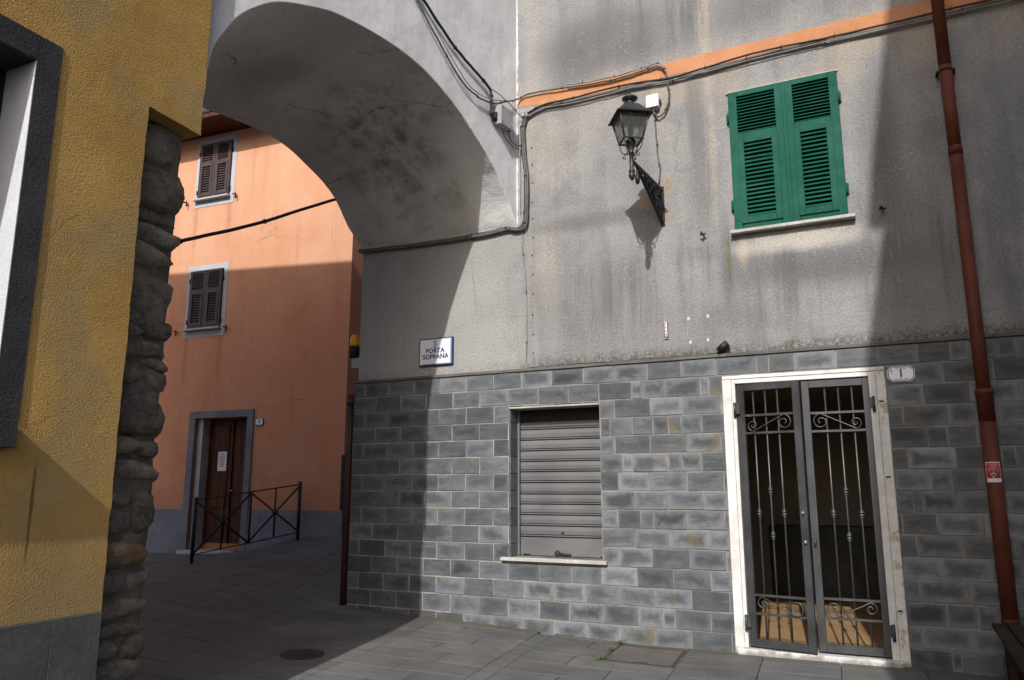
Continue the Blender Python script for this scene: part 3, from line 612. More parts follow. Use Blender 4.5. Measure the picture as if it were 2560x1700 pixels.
def gate_leaf(hx, dirn, ang, label):
    """hx hinge x, dirn +1 leaf runs to the right; local u from hinge"""
    Wl = .612; ca, sa = math.cos(ang), math.sin(ang)
    def xf(u, d, z): return (hx + dirn*(u*ca + d*sa), -.018 - u*sa + d*ca, z)    # d = depth behind the leaf face
    z0, z1 = .062, 2.543; t = .069
    mb = MB(xf); frame(mb, 0, Wl, z0, z1, t, t, t, t, 0, .035); lf = mb.build('gate_leaf', 'gate', GH, bevel=.003); lf['label'] = label
    for zr in (2.229, 2.055, .528, .358):
        MB(xf).box(t, Wl - t, .004, .02, zr - .011, zr + .011).build('rail', 'bar', lf, bevel=.001)
    us = [.155 + i*.119 for i in range(3)] if dirn > 0 else [.165 + i*.1195 for i in range(3)]
    for i, u in enumerate(us):
        MB(xf).tube([(u, .026, z0 + t), (u, .026, z1 - t)], .0085, 8).build('bar', 'bar', lf)
        for zb in ((1.293,) if i != 1 else (1.5, 1.086)):
            pr = [(.010, -.075), (.017, -.068), (.017, -.058), (.011, -.052), (.021, -.042), (.026, -.028), (.021, -.014), (.012, -.008), (.021, .002), (.026, .016), (.021, .03), (.012, .038), (.018, .046), (.016, .056), (.010, .06)]
            MB(xf).lathe([(r_, z_ * .62) for r_, z_ in pr], (u, .026, zb), 12).build('bead', 'bar', lf)
    # scrolls
    fl = 1
    for zc, up in ((2.142, 1), (.443, -1)):
        big, small = (Wl - .155, zc + .002*up), (.155, zc)
        rb, rs_ = .074, .056
        m = lambda p: p
        # path: small spiral by the hinge -> straight -> big spiral by the meeting stile
        sg = -1
        A = spiral((.150, zc - up*.014), -math.pi/2*up, (-math.pi/2 - 2.6*math.pi)*up, rs_, .012, -.002)
        B = spiral((Wl - .160, zc + up*.006), math.pi/2*up, (math.pi/2 - 2.9*math.pi)*up, rb, .014, -.002)
        MB(xf).tube(A[::-1] + B, .0055, 6).build('scroll', 'bar', lf)
    return lf
lfL = gate_leaf(-1.408, 1, R(11), 'left gate leaf standing slightly ajar')
lfR = gate_leaf(-.186, -1, 0, 'right gate leaf, closed')
for hx, lf in ((-1.428, lfL), (-.168, lfR)):
    for hz in (2.30, .285):
        MB().tube([(hx, -.052, hz - .085), (hx, -.052, hz + .06)], .014, 8).box(hx - .03 if lf is lfR else hx + .0, hx if lf is lfR else hx + .045, -.054, -.042, hz - .05, hz + .05).build('hinge', 'gate', lf)
ca, sa = math.cos(R(11)), math.sin(R(11))
MB().lathe([(.012, 0), (.016, .006), (.012, .02), (.006, .03)], (-1.408 + .58*ca, -.018 - .58*sa - .012, 1.02), 10).build('knob', 'brass', lfL)
MB().tube([(-1.408 + .575*ca, -.018 - .575*sa, 1.30), (-1.408 + .575*ca, -.05 - .575*sa, 1.30)], .012, 8).build('lock_cylinder', 'brass', lfL)
MB().tube(cr([(-.765, -.018, 1.045), (-.765, -.05, 1.045), (-.765, -.055, 1.02), (-.765, -.04, 1.0)]), .011, 8).build('knob', 'bar', lfR)
for zz_ in (2.31, 1.62, .46): MB().tube([(-.12, -.047, zz_), (-.085, -.055, zz_ + .004)], .007, 6).build('clip', 'iron', GH)
# room behind
mb = MB(); X0, X1, Y0, Y1, Z0, Z1 = -2.6, .9, .345, 4.2, .03, 2.8
mb.add([(X0,Y0,Z0),(X0,Y1,Z0),(X0,Y1,Z1),(X0,Y0,Z1)], [(0,1,2,3)]).add([(X1,Y0,Z0),(X1,Y1,Z0),(X1,Y1,Z1),(X1,Y0,Z1)], [(0,1,2,3)])
mb.add([(X0,Y1,Z0),(X1,Y1,Z0),(X1,Y1,Z1),(X0,Y1,Z1)], [(0,1,2,3)]).add([(X0,Y0,Z1),(X1,Y0,Z1),(X1,Y1,Z1),(X0,Y1,Z1)], [(0,1,2,3)])
mb.build('room_wall', 'roomwall', GH)
MB().box(X0, X1, .362, Y1, -.05, .03).build('room_floor', 'roomfloor', GH)
MB().box(-1.76, .5, 3.93, 4.15, .031, 1.02).build('counter', 'black', GH, bevel=.01)

# ------------------------------------------------------------------ archway between the houses
AW = empty('archway', (-5, -2.3, 0), 'white plastered vaulted archway spanning from the yellow house to the grey one', 'archway')
near = [(.03,4.56),(-.03,4.635),(-.2,4.90),(-.472,5.196),(-.816,5.439),(-1.18,5.65),(-1.551,5.795),(-1.86,5.86),(-2.17,5.878),(-2.5,5.865),(-2.827,5.825),(-3.045,5.77),(-3.454,5.605),(-3.675,5.448),(-3.865,5.246),(-3.987,5.033),(-4.056,4.879),(-4.09,4.686),(-4.13,4.4),(-4.19,4.12)]
far = [(.03,4.60),(-.03,4.66),(-.15,4.76),(-.27,4.87),(-.489,5.161),(-.72,5.34),(-.999,5.475),(-1.21,5.56),(-1.43,5.612),(-1.66,5.635),(-1.887,5.637),(-2.238,5.615),(-2.7,5.55),(-3.0,5.45),(-3.3,5.28),(-3.6,5.05),(-3.8,4.85),(-3.95,4.62),(-4.05,4.35),(-4.12,4.12)]
MW = .16
WX = lambda y: -3.86 + MW*y                           # the arch wall stands a little askew to the grey house
FX = lambda y: -6.12 + MW*y
def cv(p): return [(q.x, q.y) for q in cr([Vector((a, b, 0)) for a, b in p], 6)]
nc, fc = cv(near), cv(far)
def nrm2(arc, i):
    a, b = arc[max(i-1, 0)], arc[min(i+1, len(arc)-1)]; t = Vector((b[0]-a[0], b[1]-a[1])).normalized(); return Vector((t.y, -t.x))
mb = MB(); rows = []; NXV = 26; rad = .010
for i in range(len(nc)):
    n_ = nrm2(nc, i); y, z = nc[i]; yf, zf = fc[i]
    row = []
    for k in range(4):                                # slightly rounded arris
        a = math.pi/2*k/3; yy = y + n_.x*rad*(1-math.sin(a)); row.append((WX(yy) - rad + rad*math.cos(a), yy, z + n_.y*rad*(1-math.sin(a))))
    for t in [.002, .006, .015] + [k/NXV for k in range(1, NXV + 1)]:
        yy = y + (yf-y)*t; zz_ = z + (zf-z)*t; x = (WX(y) - rad)*(1-t) + FX(yf)*t; d = mnoise.noise(Vector((x*1.2, yy*1.2, zz_*1.2)))*.018*min(1, t*6); row.append((x, yy + n_.x*d, zz_ + n_.y*d))
    rows.append(row)
nr = len(rows[0]); mb.v = [p for r in rows for p in r]
mb.f = [(i*nr+k, (i+1)*nr+k, (i+1)*nr+k+1, i*nr+k+1) for i in range(len(rows)-1) for k in range(nr-1)]
mb.build('vault', 'vault', AW, smooth=True)
mb = MB(); TOP = 9.3
for e_, X_ in ((0, WX), (-1, FX)):
    for i in range(len(rows) - 1):
        a, b = rows[i][e_], rows[i+1][e_]
        mb.add([a, b, (X_(b[1]), b[1], TOP), (X_(a[1]), a[1], TOP)], [(0,1,2,3)])
    ye = rows[-1][e_][1]; mb.add([(X_(ye), ye, 4.12), (X_(-4.7), -4.7, 4.12), (X_(-4.7), -4.7, TOP), (X_(ye), ye, TOP)], [(0,1,2,3)])
mb.add([(WX(.02), .02, TOP), (FX(.02), .02, TOP), (FX(-4.7), -4.7, TOP), (WX(-4.7), -4.7, TOP)], [(0,1,2,3)])
mb.build('wall', 'white', AW)
def WP(d, y, z): return (WX(y) + d, y, z)             # point standing d off the arch wall

# ------------------------------------------------------------------ yellow house on the left
YH = empty('yellow_house', (-6, -8, 0), 'ochre yellow stucco house with exposed rubble corner beside the archway', 'house')
XY = -4.43; HT = 9.55
def SY(x, y, z): return (x + .038*(-4.636 - y), y, z)   # the front stands a touch askew
wy0, wy1, wz0, wz1 = -7.3, -5.436, 1.895, 4.010
EY, OY, OZ = -4.636, -4.168, 4.098                     # edge of the plaster below, edge and soffit of the overhang
mb = wall_holes(MB(SY), -16, -4.75, .782, OZ, [(wy0, wy1, wz0, wz1)], YZ, XY, -4.86)
mb.build('wall', 'ochre', YH)
def wavy(y, z, a=.005): return y + a*mnoise.noise(Vector((3.1*y, 7*z, 1.3))) + .4*a*mnoise.noise(Vector((0, 31*z, 5)))
mb = MB(SY); pts = [(-16, OZ), (-4.75, OZ)] + [(EY + (OY-EY)*i/10, OZ - .014*i/10 + .006*mnoise.noise(Vector((i*.7, 3, 0)))) for i in range(11)]
pts += [(wavy(OY + .01*(z - 4)/3, z, .014), z) for z in np.linspace(4.12, 7.5, 70)] + [(OY + .01, HT), (-16, HT)]
mb.prism(pts, lambda u, v, d: (d, u, v), XY, -4.86); mb.build('upper_wall', 'ochre', YH)
mb = MB(SY); mb.prism([(-4.75, .782)] + [(wavy(EY, z, .010), z) for z in np.linspace(.782, OZ, 60)] + [(-4.75, OZ)], lambda u, v, d: (d, u, v), XY, -4.86); mb.build('wall_edge', 'ochre', YH)
MB(SY).box(-12.5, -4.861, -16, -4.24, -.5, HT).build('house_body', 'white', YH)
MB(SY).box(-12.7, -4.2, -16.3, -4.12, HT + .01, HT + .2).build('roof', 'rooftile', YH)
ys_ = [EY + .004, -4.955, -5.68, -6.39, -7.16, -8.0, -8.96, -9.9]
for a, b in zip(ys_[:-1], ys_[1:]): MB(SY).box(-4.8, XY + .008, b + .0008, a - .0008, -.5, .779).build('plinth_slab', 'plinth', YH, bevel=.003)
MB(SY).box(XY - .002, XY + .006, wy1, -5.288, 1.889, 4.168).box(XY - .002, XY + .0065, wy0 - .12, wy1, wz1 + .002, 4.168).build('window_surround', 'anthracite', YH)
MB(SY).box(-4.74, XY + .003, wy1 - .004, wy1 + .01, wz0, wz1 - .003).build('window_reveal', 'reveal', YH); MB(SY).box(-4.74, XY + .003, wy0, wy1 - .005, wz1 - .007, wz1 + .001).build('window_head', 'anthracite', YH)
MB(SY).box(-4.82, -4.735, wy0, wy1, wz0, wz1).build('window_pane', 'dark', YH); MB(SY).box(-4.745, -4.71, wy1 - .075, wy1 - .006, wz0, wz1 - .008).build('window_frame', 'black', YH)
MB(SY).box(-4.72, -4.355, wy0 - .1, -5.332, 1.73, 1.880).build('window_sill', 'anthracite', YH, bevel=.003)
# rubble corner
mb = MB(SY); ny, nz_ = 8, 56
G = [[(-4.604 + .03*mnoise.noise(Vector((j*.5, i*.35, 2))), -4.70 + .505*j/ny, -.5 + 4.7*i/nz_) for j in range(ny+1)] + [(-4.65 - .25*k, -4.195 + .02*mnoise.noise(Vector((k, i*.4, 7))), -.5 + 4.7*i/nz_) for k in range(1, 7)] for i in range(nz_+1)]
nr = len(G[0]); mb.v = [p for r in G for p in r]; mb.f = [(i*nr+k, i*nr+k+1, (i+1)*nr+k+1, (i+1)*nr+k) for i in range(nz_) for k in range(nr-1)]
mb.build('rubble_core', 'core', YH, smooth=True)
stones = [(-4.65,-4.19,3.77,4.09),(-4.65,-4.17,3.45,3.77),(-4.65,-4.16,3.34,3.45),(-4.65,-4.18,3.19,3.36),(-4.65,-4.19,3.04,3.2),(-4.65,-4.16,2.69,3.04),(-4.65,-4.44,2.62,2.7),(-4.65,-4.4,2.52,2.62),(-4.4,-4.17,2.53,2.67),(-4.65,-4.17,2.39,2.52),(-4.37,-4.17,2.31,2.4),(-4.65,-4.34,2.18,2.34),(-4.34,-4.17,2.16,2.31),(-4.65,-4.16,1.86,2.15),(-4.37,-4.18,1.72,1.85),(-4.65,-4.37,1.72,1.85),(-4.65,-4.18,1.55,1.7),(-4.37,-4.18,1.21,1.52),(-4.65,-4.37,1.38,1.5),(-4.65,-4.37,1.2,1.37),(-4.65,-4.19,1.0,1.18),(-4.36,-4.18,.85,.98),(-4.65,-4.36,.83,.98),(-4.65,-4.17,.67,.82),(-4.65,-4.18,.57,.67),(-4.65,-4.35,.43,.58),(-4.35,-4.18,.41,.57),(-4.65,-4.18,.28,.43),(-4.65,-4.38,.1,.27),(-4.38,-4.17,.06,.28),(-4.65,-4.17,-.13,.07),(-4.65,-4.17,-.36,-.13)]
for si, (a, b, c, d) in enumerate(stones):
    b += .030; cy, cz, hy, hz = (a+b)/2, (c+d)/2, (b-a)/2 + .012, (d-c)/2 + .007; hx = .2; cx = -4.562 - hx + random.uniform(-.012, .022); tilt = random.uniform(-.07, .07)
    mb = MB(SY); nu, nv = 40, 24; sd = si*7.3; cuts = [(Vector((random.uniform(.5, 1), random.uniform(-1, 1), random.uniform(-1, 1))).normalized(), random.uniform(1.02, 1.30)) for _ in range(11)]
    pw = lambda v, e: math.copysign(abs(v)**e, v)
    for i in range(nv + 1):
        ph = -math.pi/2 + math.pi*i/nv
        for k in range(nu):
            t = 2*math.pi*k/nu
            p = Vector((pw(math.cos(ph), .26)*pw(math.cos(t), .26), pw(math.cos(ph), .26)*pw(math.sin(t), .26), pw(math.sin(ph), .30)))
            for nv_, dd in cuts:                       # broken faces
                e = p.dot(nv_) - dd
                if e > 0: p = p - nv_*e*.85
            q = Vector((p.x*hx, p.y*hy, p.z*hz)); u_ = Vector((q.x*7 + sd, q.y*7, q.z*9)); dn = mnoise.noise(u_)*.020 - abs(mnoise.noise(u_*2.4))*.022 + mnoise.noise(u_*6)*.010
            q += Vector((p.x, p.y*.5, p.z*.4))*dn; mb.v.append((cx + q.x, cy + q.y, cz + q.z + q.y*tilt))
    mb.f = [(i*nu+k, i*nu+(k+1) % nu, (i+1)*nu+(k+1) % nu, (i+1)*nu+k) for i in range(nv) for k in range(nu)]
    mb.build('stone', 'stone', YH, smooth=True)

# ------------------------------------------------------------------ salmon house across the street
OA = R(3.9); OP = Vector((-10.356, 1.936, 0)); oc, os_ = math.cos(OA), math.sin(OA)
def OX(s_, d, z): return (OP.x + s_*oc - d*os_, OP.y + s_*os_ + d*oc, z)
OH = empty('salmon_house', OP, 'salmon pink house with brown shutters and a brown door beyond the archway', 'house')
SE = 2.43
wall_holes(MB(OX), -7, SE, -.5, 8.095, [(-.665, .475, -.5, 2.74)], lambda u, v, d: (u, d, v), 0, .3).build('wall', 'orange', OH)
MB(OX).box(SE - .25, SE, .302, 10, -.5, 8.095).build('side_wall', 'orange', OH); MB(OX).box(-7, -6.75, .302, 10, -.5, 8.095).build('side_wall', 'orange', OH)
MB(OX).box(-7.4, SE + .45, -.62, 10.4, 8.10, 8.20).build('eave', 'wood', OH)
MB(OX).box(-7.4, SE + .47, -.64, -.54, 8.19, 8.25).build('gutter', 'castiron', OH)
MB(OX).hexa([(-7.4,-.6,8.205), (SE+.45,-.6,8.205), (SE+.45,5,8.205), (-7.4,5,8.205)], [(-7.4,4.5,9.9), (SE+.45,4.5,9.9), (SE+.45,5,9.9), (-7.4,5,9.9)]).build('roof', 'rooftile', OH)
MB(OX).box(-7, -.80, -.022, -.001, -.5, 1.19).build('plinth', 'bluegrey', OH, bevel=.004); MB(OX).box(.603, SE + .02, -.022, -.001, -.5, 1.19).build('plinth', 'bluegrey', OH, bevel=.004)
MB(OX).box(SE + .001, SE + .02, -.0005, 10, -.5, 1.19).build('plinth', 'bluegrey', OH)
# door
mb = MB(OX); mb.box(-.797, -.665, -.03, .20, -.5, 2.742).box(.475, .600, -.03, .20, -.5, 2.742).box(-.797, .600, -.03, .20, 2.7425, 2.862).build('door_surround', 'bluegrey', OH)
mb = MB(OX); mb.box(-.70, -.55, .05, .22, .2, 2.742).build('door_jamb', 'paleblue', OH)
dr = MB(OX).box(-.55, .474, .225, .27, .3, 2.742).build('door', 'wood', OH)
for a, b in ((-.50, -.06), (.0, .43)):
    for c, d in ((.68, 1.08), (1.20, 2.62)):
        MB(OX).box(a + .05, b - .03, .205, .2245, c, d).build('door_panel', 'wood', dr, bevel=.012)
MB(OX).box(-.55, .474, .195, .2248, .50, .62).build('kick_board', 'tan', dr)
MB(OX).box(-.04, .01, .19, .224, .63, 2.72).build('astragal', 'wood', dr, bevel=.006)
MB(OX).tube([(.03, .2, 1.50), (.03, .16, 1.50), (.09, .155, 1.50)], .012).build('door_handle', 'brass', dr)
MB(OX).box(-.80, .50, -.10, .30, .3, .512).build('doorstep', 'step', OH, bevel=.006)
# windows
def owin(z0, zs1, lab):
    s0, s1 = -1.11, -.18; zb, zt = z0, z0 + 1.335
    mb = MB(OX); mb.box(s0, s0 + .085, -.008, -.001, zb, zt).box(s1 - .095, s1, -.008, -.001, zb, zt).box(s0 + .085, s1 - .095, -.008, -.001, zt - .10, zt).box(s0 + .085, s1 - .095, -.008, -.001, zb, zb + .12)
    wn = mb.build('window', 'paleblue', OH); wn['label'] = lab
    MB(OX).box(-1.02, -.28, -.006, -.0015, zb + .12, zt - .1).build('window_shade_sheet', 'black', wn)  # flat black sheet in place of the shade behind the slats
    for a, b in ((-1.015, -.653), (-.647, -.285)):
        W = b - a; st = .055; z_0, z_1 = zb + .15, zt - .105; zm = z_0 + .64*(z_1 - z_0)
        mb = MB(OX); frame(mb, a, b, z_0, z_1, st, st, .06, .05, -.045, -.012); mb.box(a + st, b - st, -.0445, -.0125, zm - .02, zm + .03)
        frame(mb, a + st - .012, b - st + .012, z_0 + .05, zm - .016, .04, .04, .05, .04, -.056, -.046)
        mb.build('shutter', 'brownshutter', wn)
        for p0, p1, n in ((zm + .03, z_1 - .05, 7), (z_0 + .10, zm - .055, 11)):
            ins = 0 if n == 7 else .026
            for i in range(n):
                pz = p0 + (p1-p0)*(i+.5)/n; h = (p1-p0)/n*.36
                MB(OX).hexa([(a+st+ins, -.046, pz-h), (b-st-ins, -.046, pz-h), (b-st-ins, -.042, pz-h-.004), (a+st+ins, -.042, pz-h-.004)], [(a+st+ins, -.024, pz+h), (b-st-ins, -.024, pz+h), (b-st-ins, -.020, pz+h-.004), (a+st+ins, -.020, pz+h-.004)]).build('slat', 'brownshutter', wn)
    for hs, hz in ((-1.02, .28), (-1.02, 1.05), (-.28, .28), (-.28, 1.05)): MB(OX).box(hs - .02, hs + .02, -.05, -.009, zb + hz - .04, zb + hz + .04).build('hinge', 'iron', wn)
    MB(OX).box(-1.08, -.25, -.10, -.009, zb + .115, zb + .148).build('window_sill', 'sillgrey', wn, bevel=.004)
    for hs in (-1.28, -.125):
        MB(OX).tube([(hs, 0, zb + .13), (hs, -.09, zb + .13)], .011, 6).tube([(hs - .05, -.05, zb + .14), (hs + .04, -.05, zb + .12)], .011, 6).tube([(hs + .03, -.06, zb + .16), (hs + .03, -.06, zb + .05)], .010, 6).build('shutter_stop', 'iron', wn)
owin(4.206, 0, 'lower window with closed brown shutters'); owin(6.68, 0, 'upper window with closed brown shutters')
MB(OX).box(1.26, 1.60, -.006, .002, 2.98, 3.12).build('patch', 'orange', OH, bevel=.003)

# ------------------------------------------------------------------ unseen house added behind the viewer, outline shaped to shade the right of the wall
FY = -9.0; t_ = -FY
prof = [(-.30, 0 - SL*t_), (-.28, 0), (-.22, 2.6), (.11, 3.55), (.19, 3.94), (-.10, 3.97), (0, 4.66), (.21, 5.92), (.42, 7.2)]
poly = [(x + K*t_, max(z + SL*t_, -.2)) for x, z in prof] + [(9, 7.2 + SL*t_), (9, -.2)]
FH = empty('shading_house', (5, FY - 1, 0), 'unseen tall house added behind the viewer, shaped to shade the right of the square', 'house')
n = len(poly); mb = MB(); mb.v = [(u, FY, v) for u, v in poly] + [(u, FY + 2.4, v) for u, v in poly]
mb.f = [tuple(range(n))[::-1], tuple(range(n, 2*n))] + [(i, (i+1) % n, n + (i+1) % n, n + i) for i in range(n)]
mb.build('wall', 'farwall', FH)

# ------------------------------------------------------------------ wall lantern
LX, LY, LR = -2.146, -.918, R(34)
LT = empty('wall_lantern', (-2.09, 0, 4.35), 'four-sided old street lantern on an ornate iron bracket on the grey wall', 'lamp')
def rotl(u, v, z): return (LX + u*math.cos(LR) - v*math.sin(LR), LY + u*math.sin(LR) + v*math.cos(LR), z)
MB().lathe([(.002,4.515),(.018,4.53),(.030,4.555),(.033,4.575),(.026,4.60),(.033,4.61),(.033,4.622),(.022,4.635),(.022,4.80),(.028,4.805),(.028,4.82),(.021,4.83),(.024,4.845),(.042,4.875),(.050,4.92),(.052,4.935)], (LX, LY, 0), 16).build('post', 'lamp', LT)
zb_, zt_, hb, ht = 4.935, 5.195, .094, .150
for sx, sy in ((-1,-1),(1,-1),(1,1),(-1,1)):
    MB(rotl).tube([(sx*hb, sy*hb, zb_), (sx*ht, sy*ht, zt_)], .0085, 6).build('corner_bar', 'lamp', LT)
    MB(rotl).tube(cr([(sx*.028, sy*.028, 4.80), (sx*.075, sy*.075, 4.84), (sx*.092, sy*.092, 4.935)]), .006, 6).tube(spiral_pts(0) if False else cr([(sx*.028, sy*.028, 4.83), (sx*.055, sy*.055, 4.80), (sx*.065, sy*.065, 4.775), (sx*.05, sy*.05, 4.765), (sx*.045, sy*.045, 4.78)]), .005, 6).build('scroll_stay', 'lamp', LT)
mb = MB(rotl); frame(mb, -hb - .01, hb + .01, -hb - .01, hb + .01, .02, .02, .02, .02, 0, 0.012); mb.v = [(x, z, y + zb_ - .008) for x, y, z in mb.v]; mb.build('bottom_ring', 'lamp', LT)
for k in range(4):
    a = k*math.pi/2; rr = lambda x, y: (x*math.cos(a) - y*math.sin(a), x*math.sin(a) + y*math.cos(a))
    q = [(-hb+.006, -hb+.002, zb_ + .004), (hb-.006, -hb+.002, zb_ + .004), (ht-.006, -ht+.002, zt_), (-ht+.006, -ht+.002, zt_)]
    fr_ = [(*rr(x, y), z) for x, y, z in q]; bk = [(*rr(x, y + .003), z) for x, y, z in q]
    MB(rotl).hexa(fr_, bk).build('glass_pane', 'glass', LT)
def sq(h, z): return [(-h,-h,z), (h,-h,z), (h,h,z), (-h,h,z)]
mb = MB(rotl); mb.hexa(sq(.186, 5.178), sq(.178, 5.186)); mb.add(sq(.178, 5.187) + sq(.155, 5.212), [(0,1,5,4),(1,2,6,5),(2,3,7,6),(3,0,4,7)]).build('eave', 'iron', LT)
mb = MB(rotl); mb.hexa(sq(.150, 5.213), sq(.070, 5.318)).build('roof', 'lamp', LT, bevel=.004)
MB().lathe([(.058,5.315),(.045,5.335),(.038,5.36),(.040,5.375),(.030,5.378),(.078,5.385),(.082,5.398),(.062,5.415),(.03,5.428),(.012,5.436),(.013,5.45),(.002,5.458)], (LX, LY, 0), 18).build('chimney', 'lamp', LT)
MB().lathe([(.016,4.94),(.016,4.99),(.022,5.0),(.030,5.03),(.030,5.08),(.018,5.11),(.004,5.12)], (LX, LY, 0), 12).build('bulb', 'whitep', LT)
MB().lathe([(.05,4.936),(.04,4.95),(.02,4.955)], (LX, LY, 0), 12).build('lamp_socket', 'iron', LT)
# bracket in the vertical plane from the wall to the post
BX = -2.09
def BR(u, d, z):  # u 0..1 along from wall to post
    return (BX + (LX - BX)*u + d, LY*u, z)
mb = MB(BR)
mb.hexa([(.0,-.014,4.715),(.965,-.014,4.715),(.965,.014,4.715),(.0,.014,4.715)], [(.0,-.014,4.745),(.965,-.014,4.745),(.965,.014,4.745),(.0,.014,4.745)])
mb.hexa([(.004,-.022,4.33),(.03,-.022,4.33),(.03,.022,4.33),(.004,.022,4.33)], [(.004,-.022,4.77),(.03,-.022,4.77),(.03,.022,4.77),(.004,.022,4.77)]); mb.build('bracket_arm', 'iron', LT)
br = cr([(.03, 0, 4.36), (.20, 0, 4.43), (.42, 0, 4.53), (.62, 0, 4.62), (.80, 0, 4.70)])
MB(BR).tube(br, .020, 6).build('bracket_brace', 'iron', LT)
mb = MB(BR)
for u, z, r in ((.13, 4.60, .085), (.12, 4.475, .045), (.30, 4.635, .062), (.44, 4.655, .045), (.56, 4.675, .032), (.25, 4.53, .036)):
    mb.tube([(u + r*math.cos(a)*1.08, 0, z + r*math.sin(a)) for a in np.linspace(0, 2*math.pi, 19)], .017, 6)
    mb.tube([(u + r*.45*math.cos(a), 0, z + r*.45*math.sin(a)) for a in np.linspace(.5, 5.5, 12)], .016, 6)
for a, b in (((.05, 4.52), (.22, 4.58)), ((.05, 4.68), (.2, 4.70)), ((.2, 4.47), (.36, 4.60)), ((.37, 4.71), (.36, 4.56))): mb.tube([(a[0], 0, a[1]), (b[0], 0, b[1])], .015, 6)
mb.build('bracket_scrollwork', 'iron', LT)
MB().lathe([(.003,4.53),(.02,4.55),(.026,4.59),(.02,4.63),(.012,4.66),(.014,4.72)], (BX + (LX-BX)*.83, LY*.83, 0), 10).build('pendant', 'iron', LT)

# ------------------------------------------------------------------ drainpipes
DP = empty('drainpipe', (.712, -.1, 0), 'tall red-brown drainpipe on the right side of the grey wall', 'drainpipe')
MB().tube([(.700, -.085, 9.3), (.702, -.085, 5.45)], .054, 16).build('pipe_length', 'pipe', DP)
MB().tube([(.702, -.085, 5.46), (.708, -.085, 4.56)], .055, 16).build('pipe_length', 'pipe', DP)
MB().tube([(.708, -.085, 4.58), (.712, -.088, 2.9), (.714, -.10, 2.3)], .0555, 16).build('pipe_length', 'pipe', DP)
MB().lathe([(.055, 4.56), (.0605, 4.56), (.0605, 4.63), (.056, 4.64)], (.708, -.085, 0), 16).build('pipe_collar', 'pipe', DP)
MB().tube([(.714, -.10, 2.22), (.716, -.10, .30)], .064, 18).build('pipe_length', 'pipe', DP)
MB().lathe([(.0665, 2.09), (.0665, 2.32), (.073, 2.325), (.073, 2.365), (.066, 2.37)], (.714, -.10, 0), 18).build('pipe_collar', 'pipe', DP)
MB().lathe([(.066, -.05), (.066, .43), (.069, .435), (.069, .455), (.064, .46)], (.716, -.10, 0), 18).build('pipe_shoe', 'pipe', DP)
MB().lathe([(.0575, 5.40), (.060, 5.40), (.060, 5.425), (.0575, 5.425)], (.702, -.085, 0), 16).box(.62, .645, -.10, .0, 5.405, 5.42).box(.76, .785, -.10, -.0, 5.405, 5.42).build('pipe_clip', 'iron', DP)
cp = MB().tube([(-6.205, -.005, -.2), (-6.203, -.004, 2.0), (-6.20, -.002, 2.62)], .042, 12).lathe([(.048, 2.56), (.048, 2.64), (.043, 2.645)], (-6.20, -.002, 0), 12).build('drainpipe', 'pipe2')
tag(cp, 'dark red-brown pipe up the far left corner of the slate wall', 'drainpipe')

# ------------------------------------------------------------------ cables
def cable(pts, r, mat, label, clips=0):
    P = cr(pts, 8); P = [Vector(p) + Vector((mnoise.noise(Vector((i*.35, r*900, 0))), mnoise.noise(Vector((i*.35, 3, r*900))), mnoise.noise(Vector((i*.35, 9, r*700)))))*.006 for i, p in enumerate(P)]
    o = MB().tube(P, r, 7).build('cable', mat); tag(o, label, 'cable')
    if clips:
        for i in range(clips // 2, len(P) - 2, clips):
            p = P[i]; t = (P[i+1] - P[i-1]).normalized(); mb = MB().tube([p - t*.006, p + t*.006], r*1.5, 7); mb.tube([p, p + Vector((.012, -.012, .028))], .0022, 5); mb.build('cable_tie', 'black', o)
    return o
def on(pts, d): return [(x, d, z) for x, z in pts]
bnd = [(-3.75,5.806),(-3.688,5.960),(-3.485,6.026),(-3.091,6.016),(-2.673,6.022),(-2.316,6.021),(-1.955,5.995),(-1.609,6.004),(-1.038,6.040),(-.5,6.043),(-.178,6.030),(.6,6.02),(1.5,6.03),(3,6.03)]
cable(on(bnd, -.035), .016, 'cable', 'thick grey cable running under the orange band, lowest of the bundle', 14)
cable([(x, -.055, z + .026 + .008*math.sin(x*4)) for x, z in bnd[1:]], .011, 'cable2', 'dark cable of the bundle under the orange band, on top', 11)
cable([(x, -.045, z - .020 + .012*math.sin(x*3 + 1)) for x, z in bnd[1:]], .007, 'cable3', 'thin pale cable hanging along the bundle under the orange band')
up = [(-3.811,6.222),(-3.646,6.240),(-3.185,6.205),(-2.801,6.170),(-2.484,6.167),(-2.212,6.192),(-2.069,6.196),(-1.99,6.11),(-1.965,5.936),(-1.962,5.787),(-2.002,5.649),(-2.083,5.585),(-2.133,5.633),(-2.15,5.70)]
wB = [(-4.14,-2.0,6.70),(-4.116,-1.85,6.528),(-4.063,-1.516,6.243),(-4.0,-1.125,5.961),(-3.952,-.823,5.893),(-3.906,-.536,5.934),(-3.867,-.295,6.059),(-3.815,-.05,6.20)]
cable(wB + on(up[1:], -.04), .010, 'cable', 'grey cable sagging off the arch wall, across the orange band down to the white box', 13)
cable(on([(a + .012, b + .028) for a, b in up[2:8]], -.05), .008, 'cable3', 'short pale cable tied above the loop on the orange band', 9)
cable([(x + .02, y + .03, z + .03) for x, y, z in wB[:4]] + [(-3.95, -.9, 5.93), (-3.9, -.6, 5.955), (-3.84, -.1, 6.15)], .0055, 'cable3', 'thin pale cable hanging in a curve beside the arch wall cable')
cable([(-4.15,-2.0,6.72),(-4.101,-1.758,6.58),(-4.031,-1.316,6.337),(-3.979,-.995,6.219),(-3.925,-.655,6.112),(-3.911,-.575,6.05),(-3.913,-.58,5.867),(-3.912,-.57,5.77),(-3.900,-.52,5.752),(-3.89,-.49,5.78)], .016, 'cable2', 'thick black cable from the top of the arch wall into the grey box', 12)
